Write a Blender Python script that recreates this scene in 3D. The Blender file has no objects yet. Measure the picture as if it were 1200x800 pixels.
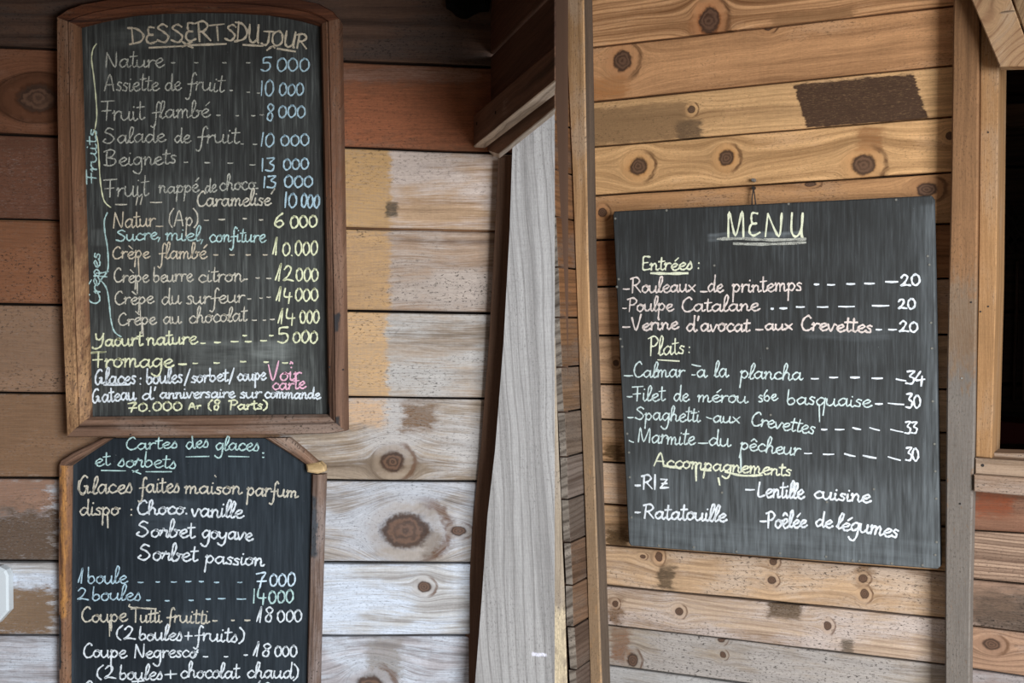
import bpy, math, random
from mathutils import Vector, Matrix
random.seed(7)
S = bpy.context.scene
COL = S.collection

# ------------------------------------------------------------------ camera
F, PX, PY = 1400.0, 650.0, 385.0          # focal length and principal point for a 1200x800 picture
CAM_Z = 1.5
cd = bpy.data.cameras.new('camera'); cam = bpy.data.objects.new('camera', cd); COL.objects.link(cam)
cam.location = (0, 0, CAM_Z); cam.rotation_euler = (math.pi/2, 0, 0)
cd.sensor_width = 36; cd.sensor_fit = 'HORIZONTAL'; cd.lens = 36*F/1200
cd.shift_x = -(PX-600)/1200; cd.shift_y = (PY-400)/1200
cd.clip_start = .02; cd.clip_end = 200
S.camera = cam

# ------------------------------------------------------------------ sky, light, exposure
w = bpy.data.worlds.new('overcast_sky'); S.world = w; w.use_nodes = True
bg = w.node_tree.nodes['Background']
bg.inputs['Color'].default_value = (.80, .90, 1.0, 1); bg.inputs['Strength'].default_value = 0.5
def area_light(name, loc, target, sx, sy, power, color):
    l = bpy.data.lights.new(name, 'AREA'); l.shape = 'RECTANGLE'; l.size = sx; l.size_y = sy
    l.energy = power; l.color = color
    o = bpy.data.objects.new(name, l); COL.objects.link(o); o.location = loc
    o.rotation_euler = (Vector(target)-Vector(loc)).to_track_quat('-Z', 'Y').to_euler()
area_light('daylight_from_the_yard', (2.1, -1.55, 1.6), (.1, 2.5, 1.5), 1.6, 2.3, 262, (.86, .94, 1.0))
S.view_settings.view_transform = 'Standard'; S.view_settings.look = 'None'
S.view_settings.gamma = 1; S.view_settings.use_curve_mapping = False
S.view_settings.exposure = 0.35

# ------------------------------------------------------------------ frames: a plane with axes along it, up and out of it
class Frame:
    def __init__(s, o, ang):
        s.O = Vector(o); c, n = math.cos(ang), math.sin(ang)
        s.U = Vector((c, -n, 0)); s.V = Vector((0, 0, 1)); s.W = Vector((-n, -c, 0))
        s.M = Matrix(((s.U.x, s.V.x, s.W.x, s.O.x), (s.U.y, s.V.y, s.W.y, s.O.y), (s.U.z, s.V.z, s.W.z, s.O.z), (0, 0, 0, 1)))
    def at(s, px, py, wo=0.0):
        d = Vector(((px-PX)/F, 1, -(py-PY)/F)); c0 = Vector((0, 0, CAM_Z))
        t = (s.O+s.W*wo-c0).dot(s.W)/d.dot(s.W)
        q = c0+d*t-s.O
        return q.dot(s.U), q.dot(s.V)
    def poly(s, pts, wo=0.0): return [s.at(x, y, wo) for x, y in pts]
TH = math.radians(25.8)
LW = Frame((0, 2.4, CAM_Z), 0)                                   # left plank wall
CORNER = ((692-PX)/F*2.75, 2.75, CAM_Z)
RW = Frame(CORNER, TH)                                           # right plank wall
SW = Frame(CORNER, TH-math.pi/2)                                 # short wall that meets it in the corner, leaning a little
_t, _b = RW.at(672, 0), RW.at(702, 800)
_t, _b = RW.O+RW.U*_t[0]+RW.V*_t[1], RW.O+RW.U*_b[0]+RW.V*_b[1]
SW.O = _b; SW.U = -RW.W; SW.V = (_t-_b).normalized(); SW.W = SW.U.cross(SW.V)
SW.M = Matrix(((SW.U.x, SW.V.x, SW.W.x, SW.O.x), (SW.U.y, SW.V.y, SW.W.y, SW.O.y), (SW.U.z, SW.V.z, SW.W.z, SW.O.z), (0, 0, 0, 1)))
GP = Frame((0, 2.30, CAM_Z), math.radians(12))                   # grey leaning board
ST = Frame((-.075, 2.345, CAM_Z), math.radians(30))               # brown stud behind it
PF = Frame((-.13, 2.4, CAM_Z), math.atan2(1, .238))              # partition over the doorway
FR = Frame((0, 2.58, CAM_Z), 0)

# ------------------------------------------------------------------ mesh helpers
def put(name, verts, faces, mat, frame, parent=None, base=(0, 0, 0), smooth=False, uvs=None):
    me = bpy.data.meshes.new(name)
    b = Vector(base)
    me.from_pydata([Vector(v)-b for v in verts], [], faces)
    uv = me.uv_layers.new(name='UVMap')
    wm = max(v[2] for v in verts)              # side faces get their own texture rows, the front stays in place
    for lp in me.loops:
        v = verts[lp.vertex_index] if uvs is None else uvs[lp.vertex_index]
        uv.data[lp.index].uv = (v[0]+.8*(v[2]-wm), v[1]+.6*(v[2]-wm)) if frame is not LW else (v[0], v[1]+.6*(v[2]-wm))
    me.materials.append(mat)
    if smooth: me.polygons.foreach_set('use_smooth', [True]*len(me.polygons))
    me.update()
    o = bpy.data.objects.new(name, me); COL.objects.link(o)
    if parent is not None: o.parent = parent
    else: o.matrix_world = frame.M @ Matrix.Translation(b)
    return o
def thing(name, label, cat, frame, base=(0, 0, 0), group=None):
    o = bpy.data.objects.new(name, None); COL.objects.link(o); o.empty_display_size = .05
    o.matrix_world = frame.M @ Matrix.Translation(Vector(base))
    return tag(o, label, cat, group)
def tag(o, label, cat, group=None):
    o['label'] = label; o['category'] = cat
    if group: o['group'] = group
    return o
def ccw(p):
    a = sum(p[i][0]*p[(i+1) % len(p)][1]-p[(i+1) % len(p)][0]*p[i][1] for i in range(len(p)))
    return list(p) if a > 0 else list(reversed(p))
def inset(p, d):
    out = []; n = len(p)
    for i in range(n):
        a, b, c = Vector(p[i-1]), Vector(p[i]), Vector(p[(i+1) % n])
        e1, e2 = (b-a), (c-b)
        if e1.length < 1e-7 or e2.length < 1e-7: out.append(p[i]); continue
        e1.normalize(); e2.normalize()
        n1, n2 = Vector((-e1.y, e1.x)), Vector((-e2.y, e2.x)); m = n1+n2
        k = max(.35, 1+n1.dot(n2))
        out.append(tuple(b+m*(d/k)))
    return out
def prism_mesh(p, w0, w1, ch=.002, shift=(0, 0)):
    """solid of the outline p between depths w0 (back) and w1 (front), front edge chamfered; shift skews the back"""
    p = ccw(p); n = len(p); q = inset(p, ch)
    V = [(x, y, w1) for x, y in q]+[(x, y, w1-ch) for x, y in p]+[(x+shift[0], y+shift[1], w0) for x, y in p]
    Fc = [tuple(range(n)), tuple(reversed(range(2*n, 3*n)))]
    for i in range(n):
        j = (i+1) % n
        Fc.append((n+i, n+j, j, i)); Fc.append((2*n+i, 2*n+j, n+j, n+i))
    return V, Fc
def prism(name, p, w0, w1, mat, frame, parent=None, base=(0, 0, 0), ch=.002, shift=(0, 0), side=None, sgn=1):
    V, Fc = prism_mesh(p, w0, w1, ch, shift)
    o = put(name, V, Fc, mat, frame, parent, base)
    if side:                                   # side facing along the frame
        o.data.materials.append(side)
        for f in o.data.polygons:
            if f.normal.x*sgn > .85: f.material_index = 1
    return o
def rough_edge(p, amp, step, seed):
    """split the long sides of an outline and let them wander by amp"""
    r = random.Random(seed); out = []
    p = ccw(p)
    for i in range(len(p)):
        a, b = Vector(p[i]), Vector(p[(i+1) % len(p)]); L = (b-a).length
        out.append(tuple(a)); k = int(min(9, L/step))
        nrm = Vector((-(b-a).y, (b-a).x)); nrm.normalize()
        for j in range(1, k): out.append(tuple(a.lerp(b, (j+r.uniform(-.2, .2))/k)+nrm*r.uniform(-amp, amp)))
    return out
def base_of(p, w0): return (sum(x for x, y in p)/len(p), min(y for x, y in p), w0)
def disc_mesh(c, r, w0, w1, n=8):
    V = [(c[0]+r*math.cos(i*2*math.pi/n), c[1]+r*math.sin(i*2*math.pi/n), w0) for i in range(n)]
    V += [(c[0]+r*.7*math.cos(i*2*math.pi/n), c[1]+r*.7*math.sin(i*2*math.pi/n), w1) for i in range(n)]
    return V, [tuple(range(n, 2*n))]+[(i, (i+1) % n, n+(i+1) % n, n+i) for i in range(n)]
def tube_mesh(pts, r, n=6):
    V, Fc = [], []
    P = [Vector(p) for p in pts]
    for i, p in enumerate(P):
        d = (P[min(i+1, len(P)-1)]-P[max(i-1, 0)]).normalized()
        a = d.orthogonal().normalized(); b = d.cross(a)
        for k in range(n):
            t = 2*math.pi*k/n; V.append(tuple(p+a*(r*math.cos(t))+b*(r*math.sin(t))))
    for i in range(len(P)-1):
        for k in range(n):
            Fc.append((i*n+k, i*n+(k+1) % n, (i+1)*n+(k+1) % n, (i+1)*n+k))
    Fc += [tuple(reversed(range(n))), tuple(range((len(P)-1)*n, len(P)*n))]
    return V, Fc

# ------------------------------------------------------------------ materials
def lin(h):
    if not isinstance(h, str): return (h[0], h[1], h[2], 1)
    c = [int(h[i:i+2], 16)/255 for i in (0, 2, 4)]
    return tuple(x/12.92 if x <= .04045 else ((x+.055)/1.055)**2.4 for x in c)+(1,)
class NB:
    def __init__(s, name):
        s.m = bpy.data.materials.new(name); s.m.use_nodes = True
        s.t = s.m.node_tree; s.t.nodes.clear()
        s.out = s.t.nodes.new('ShaderNodeOutputMaterial')
    def put(s, sock, v):
        if isinstance(v, bpy.types.NodeSocket): s.t.links.new(v, sock)
        else: sock.default_value = v
    def m_(s, op, a, b=0.0, c=None, clamp=False):
        n = s.t.nodes.new('ShaderNodeMath'); n.operation = op; n.use_clamp = clamp
        s.put(n.inputs[0], a); s.put(n.inputs[1], b)
        if c is not None: s.put(n.inputs[2], c)
        return n.outputs[0]
    def xyz(s, x, y, z=0.0):
        n = s.t.nodes.new('ShaderNodeCombineXYZ'); s.put(n.inputs[0], x); s.put(n.inputs[1], y); s.put(n.inputs[2], z)
        return n.outputs[0]
    def noise(s, vec, scale=1.0, detail=2.0, rough=.5, dist=0.0):
        n = s.t.nodes.new('ShaderNodeTexNoise'); s.put(n.inputs['Vector'], vec)
        n.inputs['Scale'].default_value = scale; n.inputs['Detail'].default_value = detail
        n.inputs['Roughness'].default_value = rough; n.inputs['Distortion'].default_value = dist
        return n.outputs['Fac']
    def step(s, x, a, b):
        n = s.t.nodes.new('ShaderNodeMapRange'); n.interpolation_type = 'SMOOTHSTEP'
        s.put(n.inputs[0], x); s.put(n.inputs[1], a); s.put(n.inputs[2], b)
        n.inputs[3].default_value = 0; n.inputs[4].default_value = 1
        return n.outputs[0]
    def mix(s, f, a, b, mode='MIX'):
        n = s.t.nodes.new('ShaderNodeMix'); n.data_type = 'RGBA'; n.blend_type = mode
        s.put(n.inputs[0], f); s.put(n.inputs[6], a); s.put(n.inputs[7], b)
        return n.outputs[2]
    def uv(s):
        n = s.t.nodes.new('ShaderNodeUVMap'); n.uv_map = 'UVMap'
        q = s.t.nodes.new('ShaderNodeSeparateXYZ'); s.t.links.new(n.outputs[0], q.inputs[0])
        return q.outputs[0], q.outputs[1]
    def finish(s, col, rough=.75, spec=.25, height=None, bump=.3, dist=.002, alpha=None):
        b = s.t.nodes.new('ShaderNodeBsdfPrincipled')
        s.put(b.inputs['Base Color'], col); s.put(b.inputs['Roughness'], rough); b.inputs['Specular IOR Level'].default_value = spec
        if height is not None:
            bn = s.t.nodes.new('ShaderNodeBump'); bn.inputs['Strength'].default_value = bump; bn.inputs['Distance'].default_value = dist
            s.put(bn.inputs['Height'], height); s.t.links.new(bn.outputs[0], b.inputs['Normal'])
        if alpha is not None: s.put(b.inputs['Alpha'], alpha)
        s.t.links.new(b.outputs[0], s.out.inputs[0])
        return s.m

def wood(name, base, dark, seed=0.0, ang=0.0, grey=None, grey_amt=.5, knots=(), patches=(), freq=1.0, contrast=1.0, rough=.78, specks=.5, ring=.5, wavy=1.0, gain=(1, 1.05, 1.2), saw=.16, blots=1.0, sharp=2.5):
    """sawn timber: growth lines that run round the knots, fine fibres, grey weathering, pits.
    knots: (u, v, radius, elongation, colour or None); patches: (u0, u1, v0, v1, colour, strength, softness)"""
    B = NB(name); u0, v0 = B.uv()
    if not isinstance(gain, tuple): gain = (gain, gain*1.05, gain*1.2)
    tn = lambda h, k=1.0: tuple(min(.9, c*k*g) for c, g in zip(lin(h)[:3], gain))+(1,)
    u, v = u0, v0
    if ang:
        c, n = math.cos(ang), math.sin(ang)
        u = B.m_('ADD', B.m_('MULTIPLY', u0, c), B.m_('MULTIPLY', v0, n))
        v = B.m_('SUBTRACT', B.m_('MULTIPLY', v0, c), B.m_('MULTIPLY', u0, n))
    us, vs = B.m_('ADD', u, seed*3.17), B.m_('ADD', v, seed*1.73)
    warp = B.noise(B.xyz(B.m_('MULTIPLY', us, 2.2), B.m_('MULTIPLY', vs, 6.0), seed), 1, 2)
    psi = B.m_('ADD', vs, B.m_('MULTIPLY', B.m_('SUBTRACT', warp, .5), .05*wavy))
    masks = []
    for (ku, kv, kr, ke, kc) in knots:
        du = B.m_('DIVIDE', B.m_('SUBTRACT', u, ku), ke); dv = B.m_('SUBTRACT', v, kv)
        d2 = B.m_('ADD', B.m_('MULTIPLY', du, du), B.m_('MULTIPLY', dv, dv))
        R2 = (kr*1.6)**2
        psi = B.m_('SUBTRACT', psi, B.m_('MULTIPLY', dv, B.m_('DIVIDE', R2, B.m_('MAXIMUM', d2, R2))))
        d = B.m_('SQRT', d2)
        dn = B.m_('ADD', d, B.m_('MULTIPLY', B.m_('SUBTRACT', B.noise(B.xyz(us, vs), 60, 2, .6), .5), kr*.6))
        cres = B.m_('MULTIPLY', B.m_('MULTIPLY', B.step(dn, kr*1.45, kr*1.7), B.step(dn, kr*2.1, kr*1.8)), B.step(du, kr*.2, kr*1.3))
        pale = B.m_('MULTIPLY', B.step(dn, kr*1.0, kr*1.15), B.step(dn, kr*1.75, kr*1.3))
        masks.append((cres, pale, B.step(dn, kr*1.05, kr*.8), B.step(dn, kr*2.2, kr*.9), B.m_('SINE', B.m_('MULTIPLY', dn, 19/kr)), B.step(dn, kr*.62, kr*1.0), kc))
    lines = B.noise(B.xyz(B.m_('MULTIPLY', us, .9), B.m_('MULTIPLY', psi, 55*freq), seed), 1, 3, .6)
    rs = B.m_('SINE', B.m_('ADD', B.m_('MULTIPLY', psi, 520*freq), B.m_('MULTIPLY', B.noise(B.xyz(B.m_('MULTIPLY', us, 2.2), B.m_('MULTIPLY', vs, 8), seed), 1, 2), 13)))
    rs = B.m_('POWER', B.m_('MULTIPLY', B.m_('ADD', rs, 1), .5), sharp)
    fine = B.noise(B.xyz(B.m_('MULTIPLY', us, 16), B.m_('MULTIPLY', psi, 420), seed), 1, 2, .6)
    blot = B.noise(B.xyz(B.m_('MULTIPLY', us, 5), B.m_('MULTIPLY', vs, 13), seed), 1, 4, .6)
    pore = B.noise(B.xyz(B.m_('MULTIPLY', us, 130), B.m_('MULTIPLY', psi, 520), seed), 1, 2, .7)
    g = B.m_('MULTIPLY', B.m_('SUBTRACT', lines, .44), 3.2*contrast, clamp=True)
    g = B.m_('MAXIMUM', g, B.m_('MULTIPLY', B.m_('MULTIPLY', rs, ring*contrast), B.m_('ADD', lines, .1)), clamp=True)
    col = B.mix(g, tn(base), tn(dark, .6))
    if grey:
        gm = B.m_('MULTIPLY', B.step(B.m_('ADD', blot, B.m_('MULTIPLY', B.m_('SUBTRACT', fine, .5), .35)), .62-.4*grey_amt, .78-.28*grey_amt), min(1, .45+.5*grey_amt))
        col = B.mix(gm, col, tn(grey))
    for (pu0, pu1, pv0, pv1, pc, ps, soft, *sk) in patches:
        nz = B.m_('MULTIPLY', B.m_('SUBTRACT', B.noise(B.xyz(us, B.m_('MULTIPLY', vs, 3)), 26, 4, .7), .5), soft*7)
        uu, vv = B.m_('ADD', u0, nz), B.m_('ADD', v0, B.m_('MULTIPLY', nz, .6))
        if sk: uu = B.m_('ADD', uu, B.m_('MULTIPLY', B.m_('SUBTRACT', v0, (pv0+pv1)/2), sk[0]))
        k = B.m_('MULTIPLY', B.step(uu, pu0-soft, pu0+soft), B.step(uu, pu1+soft, pu1-soft))
        k = B.m_('MULTIPLY', k, B.m_('MULTIPLY', B.step(vv, pv0-soft, pv0+soft), B.step(vv, pv1+soft, pv1-soft)))
        k = B.m_('MULTIPLY', k, B.m_('ADD', B.m_('MULTIPLY', B.m_('ADD', fine, blot), .9), ps-.85), clamp=True)
        k = B.m_('MULTIPLY', k, B.m_('ADD', .4, B.m_('MULTIPLY', pore, 1.3)), clamp=True)
        col = B.mix(k, col, lin(pc))
    shade = B.m_('ADD', .45, B.m_('ADD', B.m_('MULTIPLY', fine, .62), B.m_('ADD', B.m_('MULTIPLY', B.m_('SUBTRACT', blot, .5), .62*blots), B.m_('ADD', B.m_('MULTIPLY', pore, .5), B.m_('MULTIPLY', B.m_('SUBTRACT', B.noise(B.xyz(B.m_('MULTIPLY', us, 420), B.m_('MULTIPLY', vs, 22), seed), 1, 2, .6), .5), saw)))))
    col = B.mix(1.0, col, B.xyz(shade, shade, shade), 'MULTIPLY')
    if specks:
        sp = B.noise(B.xyz(B.m_('MULTIPLY', us, 150), B.m_('MULTIPLY', vs, 290), seed), 1, 2, .7)
        dirt = B.m_('MULTIPLY', B.step(sp, .54, .70), B.step(blot, .38, .62))
        col = B.mix(B.m_('MULTIPLY', dirt, specks), col, lin('241c17'))
    for cres, pale, km, halo, rg, core, kc in masks:
        col = B.mix(B.m_('MULTIPLY', halo, B.m_('MULTIPLY', fine, .75)), col, tn(kc or dark))
        col = B.mix(B.m_('MULTIPLY', pale, .22), col, tn(base, 1.1))
        col = B.mix(B.m_('MULTIPLY', cres, B.m_('MULTIPLY', fine, 1.3), clamp=True), col, lin('5a3a24'))
        kcol = B.mix(B.m_('MULTIPLY', B.m_('ADD', rg, 1), B.m_('MULTIPLY', fine, .75)), lin('644838'), lin('37261d'))
        kcol = B.mix(B.m_('MULTIPLY', core, .85), kcol, lin('22150f'))
        col = B.mix(B.m_('MULTIPLY', km, .92), col, kcol)
    h = B.m_('ADD', B.m_('MULTIPLY', fine, .5), B.m_('MULTIPLY', lines, .7))
    return B.finish(col, rough, .22, h, .35, .0022)

def slate(name, dark, light, seed=0.0, smears=(), streak=1.0, rough=.75):
    """chalkboard paint with brush streaks, wiped chalk dust and small chips"""
    B = NB(name); u, v = B.uv()
    us, vs = B.m_('ADD', u, seed), B.m_('ADD', v, seed*.7)
    st = B.noise(B.xyz(B.m_('MULTIPLY', us, 150), B.m_('MULTIPLY', vs, 7), seed), 1, 4, .7)
    st2 = B.noise(B.xyz(B.m_('MULTIPLY', us, 420), B.m_('MULTIPLY', vs, 14), seed), 1, 2, .6)
    lo = B.noise(B.xyz(B.m_('MULTIPLY', us, 7), B.m_('MULTIPLY', vs, 5), seed), 1, 3, .55)
    k = B.m_('ADD', B.m_('MULTIPLY', B.step(st, .42, .80), .55*streak), B.m_('MULTIPLY', B.m_('SUBTRACT', st2, .45), .35*streak))
    k = B.m_('MULTIPLY', B.m_('ADD', k, .07), B.m_('ADD', .35, B.m_('MULTIPLY', B.step(lo, .25, .75), .6)), clamp=True)
    for (pu0, pu1, pv0, pv1, amt, soft, horiz) in smears:
        n1 = B.noise(B.xyz(B.m_('MULTIPLY', us, 8 if horiz else 130), B.m_('MULTIPLY', vs, 60 if horiz else 9), seed), 1, 3, .6)
        nz = B.m_('MULTIPLY', B.m_('SUBTRACT', lo, .5), soft*3)
        uu, vv = B.m_('ADD', u, nz), B.m_('ADD', v, nz)
        q = B.m_('MULTIPLY', B.step(uu, pu0-soft, pu0+soft), B.step(uu, pu1+soft, pu1-soft))
        q = B.m_('MULTIPLY', q, B.m_('MULTIPLY', B.step(vv, pv0-soft*.5, pv0+soft*.5), B.step(vv, pv1+soft*.5, pv1-soft*.5)))
        k = B.m_('ADD', k, B.m_('MULTIPLY', q, B.m_('MULTIPLY', B.step(n1, .15, .9), amt)), clamp=True)
    col = B.mix(k, lin(dark), lin(light))
    sp = B.noise(B.xyz(us, vs), 330, 2, .6)
    col = B.mix(B.m_('MULTIPLY', B.step(sp, .74, .80), .5), col, lin('b9bdbd'))
    return B.finish(col, rough, .16, st2, .15, .0006)

def chalk(name, c, density=.62):
    B = NB(name); u, v = B.uv()
    n = B.noise(B.xyz(B.m_('MULTIPLY', u, 640), B.m_('MULTIPLY', v, 640)), 1, 2, .7)
    n2 = B.noise(B.xyz(B.m_('MULTIPLY', u, 60), B.m_('MULTIPLY', v, 60)), 1, 1)
    a = B.step(B.m_('ADD', n, B.m_('MULTIPLY', B.m_('SUBTRACT', n2, .5), .3)), .56-.42*density, .62)
    a = B.m_('ADD', B.m_('MULTIPLY', a, .74), .28*density, clamp=True)
    return B.finish(lin(c), .95, .05, None, alpha=a)
def plain(name, c, rough=.6, spec=.3, var=.25, metal=0):
    B = NB(name); tc = B.t.nodes.new('ShaderNodeTexCoord')
    n = B.noise(tc.outputs['Object'], 60, 3, .6)
    m = B.finish(B.mix(B.m_('MULTIPLY', n, var*2), lin(c), (lin(c)[0]*.5, lin(c)[1]*.5, lin(c)[2]*.5, 1)), rough, spec)
    return m

# ------------------------------------------------------------------ the setting
def slab(name, x0, x1, y0, y1, z0, z1, mat):
    V = [(x, y, z) for z in (z0, z1) for y in (y0, y1) for x in (x0, x1)]
    me = bpy.data.meshes.new(name)
    me.from_pydata(V, [], [(0, 2, 3, 1), (4, 5, 7, 6), (0, 1, 5, 4), (1, 3, 7, 5), (3, 2, 6, 7), (2, 0, 4, 6)])
    uv = me.uv_layers.new(name='UVMap')
    for lp in me.loops: c = V[lp.vertex_index]; uv.data[lp.index].uv = (c[0], c[1])
    me.materials.append(mat); o = bpy.data.objects.new(name, me); COL.objects.link(o); o['kind'] = 'structure'
    return o
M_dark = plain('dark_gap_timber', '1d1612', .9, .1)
M_floor = plain('packed_sand', 'a89a86', .95, .1)
M_roof = wood('roof_boards', '6a4a34', '3e2a1d', 3.3)
slab('floor', -6, 6, -8, 4.5, -.05, 0, M_floor)
def roof(name, x0, x1, ya, za, yb, zb, mat):
    """sloping lean-to roof out of view, low at its outer edge to shade the walls"""
    V = [(x, y, z+t) for t in (0, .03) for (y, z) in ((ya, za), (yb, zb)) for x in (x0, x1)]
    me = bpy.data.meshes.new(name)
    me.from_pydata(V, [], [(0, 2, 3, 1), (4, 5, 7, 6), (0, 1, 5, 4), (1, 3, 7, 5), (3, 2, 6, 7), (2, 0, 4, 6)])
    uv = me.uv_layers.new(name='UVMap')
    for lp in me.loops: c = V[lp.vertex_index]; uv.data[lp.index].uv = (c[0], c[1])
    me.materials.append(mat); o = bpy.data.objects.new(name, me); COL.objects.link(o); o['kind'] = 'structure'
    return o
roof('shade_roof', -2.2, 0, .7, 1.73, 2.5, 2.25, M_roof)  # unseen roof, set low to darken the top of the left wall
roof('shade_roof_right', 0, 2.4, 1.0, 2.05, 3.4, 2.6, M_roof)  # unseen roof, height chosen to dim the right wall towards its top
slab('wall_return', -.45, .03, 2.66, 2.68, 0, 2.3, M_roof)
slab('shade_wall_far_left', -1.30, -1.26, .5, 2.42, 0, 2.3, M_roof)  # unseen wing wall, added to block sky light from the left
def wall(name, frame, poly_px, w0, w1, px=True):
    p = frame.poly(poly_px) if px else poly_px
    o = prism(name, p, w0, w1, M_dark, frame, ch=.0005); o['kind'] = 'structure'; return o

# left wall: seams given at two ends, planks between them
wl = wall('wall_left', LW, [(-500, -140), (632, -140), (632, 1500), (-500, 1500)], -.05, -.022)
X0, X1 = -60, 600
def K(frame, px, py, rpx, el=1.0, c=None):
    u, v = frame.at(px, py); return (u, v, rpx*frame_scale(frame, px), el, c)
def frame_scale(frame, px):
    a = frame.at(px, 400); b = frame.at(px, 401); return abs(a[1]-b[1])
def PT(frame, x0, y0, x1, y1, c, s=1.0, soft=.006):
    a = frame.at(min(x0, x1), max(y0, y1)); b = frame.at(max(x0, x1), min(y0, y1)); return (a[0], b[0], a[1], b[1], c, s, soft)
L = LW
left_rows = [  # top seam (x=0), (x=580), colours, knots, patches; far-left browns also darkened to paint light falloff
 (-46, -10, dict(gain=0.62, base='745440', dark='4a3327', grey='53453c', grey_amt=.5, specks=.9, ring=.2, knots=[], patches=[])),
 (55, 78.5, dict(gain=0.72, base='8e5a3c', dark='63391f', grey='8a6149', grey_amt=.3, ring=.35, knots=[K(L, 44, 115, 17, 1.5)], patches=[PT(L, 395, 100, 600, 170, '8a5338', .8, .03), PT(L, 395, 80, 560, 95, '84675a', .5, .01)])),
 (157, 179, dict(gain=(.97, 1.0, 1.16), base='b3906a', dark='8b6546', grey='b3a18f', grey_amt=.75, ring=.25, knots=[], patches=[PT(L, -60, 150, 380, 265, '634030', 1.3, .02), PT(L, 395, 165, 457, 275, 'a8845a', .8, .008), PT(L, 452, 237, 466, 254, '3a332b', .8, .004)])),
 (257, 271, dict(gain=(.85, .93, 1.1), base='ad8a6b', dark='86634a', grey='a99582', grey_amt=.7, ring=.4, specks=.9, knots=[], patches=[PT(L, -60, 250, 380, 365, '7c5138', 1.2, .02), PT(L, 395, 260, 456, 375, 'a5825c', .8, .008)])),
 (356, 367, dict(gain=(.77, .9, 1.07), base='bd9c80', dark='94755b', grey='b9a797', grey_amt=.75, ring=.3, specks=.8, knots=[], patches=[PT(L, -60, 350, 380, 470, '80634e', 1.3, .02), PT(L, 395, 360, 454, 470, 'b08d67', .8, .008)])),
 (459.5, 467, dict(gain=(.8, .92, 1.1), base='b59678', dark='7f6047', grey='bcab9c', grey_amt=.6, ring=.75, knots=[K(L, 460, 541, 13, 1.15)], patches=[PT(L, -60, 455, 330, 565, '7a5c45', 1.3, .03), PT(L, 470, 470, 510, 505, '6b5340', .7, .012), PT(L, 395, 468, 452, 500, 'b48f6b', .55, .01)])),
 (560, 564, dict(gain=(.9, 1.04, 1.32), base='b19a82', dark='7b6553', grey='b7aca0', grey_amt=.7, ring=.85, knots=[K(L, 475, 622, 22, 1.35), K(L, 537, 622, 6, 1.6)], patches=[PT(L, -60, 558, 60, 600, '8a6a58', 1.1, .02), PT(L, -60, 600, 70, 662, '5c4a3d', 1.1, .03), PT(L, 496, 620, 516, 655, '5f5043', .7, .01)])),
 (657.5, 660, dict(gain=(1.12, 1.35, 1.75), base='b3a08c', dark='846c59', grey='b8afa6', grey_amt=.65, ring=.9, knots=[K(L, 497, 687, 7, 1.2)], patches=[PT(L, -60, 690, 66, 745, '79614c', 1.1, .02)])),
 (744, 745, dict(gain=(1.12, 1.3, 1.6), base='a8968a', dark='7a6a5f', grey='b1a9a1', grey_amt=.6, ring=.9, knots=[K(L, 434, 806, 16, 1.1)], patches=[PT(L, 430, 748, 470, 800, '75695c', .5, .012)])),
 (846, 846, None)]
def seam_y(r, x): return r[0]+(r[1]-r[0])*(x/580.0)
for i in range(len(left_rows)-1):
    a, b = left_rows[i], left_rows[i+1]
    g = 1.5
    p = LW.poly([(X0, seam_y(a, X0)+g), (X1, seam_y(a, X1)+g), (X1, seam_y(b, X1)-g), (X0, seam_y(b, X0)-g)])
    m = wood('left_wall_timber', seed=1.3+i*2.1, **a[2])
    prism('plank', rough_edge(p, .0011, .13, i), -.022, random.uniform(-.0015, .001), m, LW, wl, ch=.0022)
# the tongue showing in the open joint between two planks
prism('tongue', LW.poly([(X0, 256), (X1, 270), (X1, 272.2), (X0, 258)]), -.022, -.006, wood('tongue_timber', '7d5535', '55361f', 4.4), LW, wl, ch=.0004)
p = LW.poly([(X0, 850), (X1, 850), (X1, 1400), (X0, 1400)])
prism('plank', p, -.022, 0, wood('left_wall_timber', '8d7660', '63503f', 9.1), LW, wl)
p = LW.poly([(-480, -130), (X0-2, -130), (X0-2, 1400), (-480, 1400)])
prism('plank', p, -.022, 0, wood('left_wall_timber', '7d5c44', '553a2a', 9.7), LW, wl)
p = LW.poly([(X0, -130), (X1, -130), (X1, -16), (X0, -53)])
prism('plank', p, -.022, 0, wood('left_wall_timber', '6d4c38', '45301f', 9.9), LW, wl)

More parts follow.
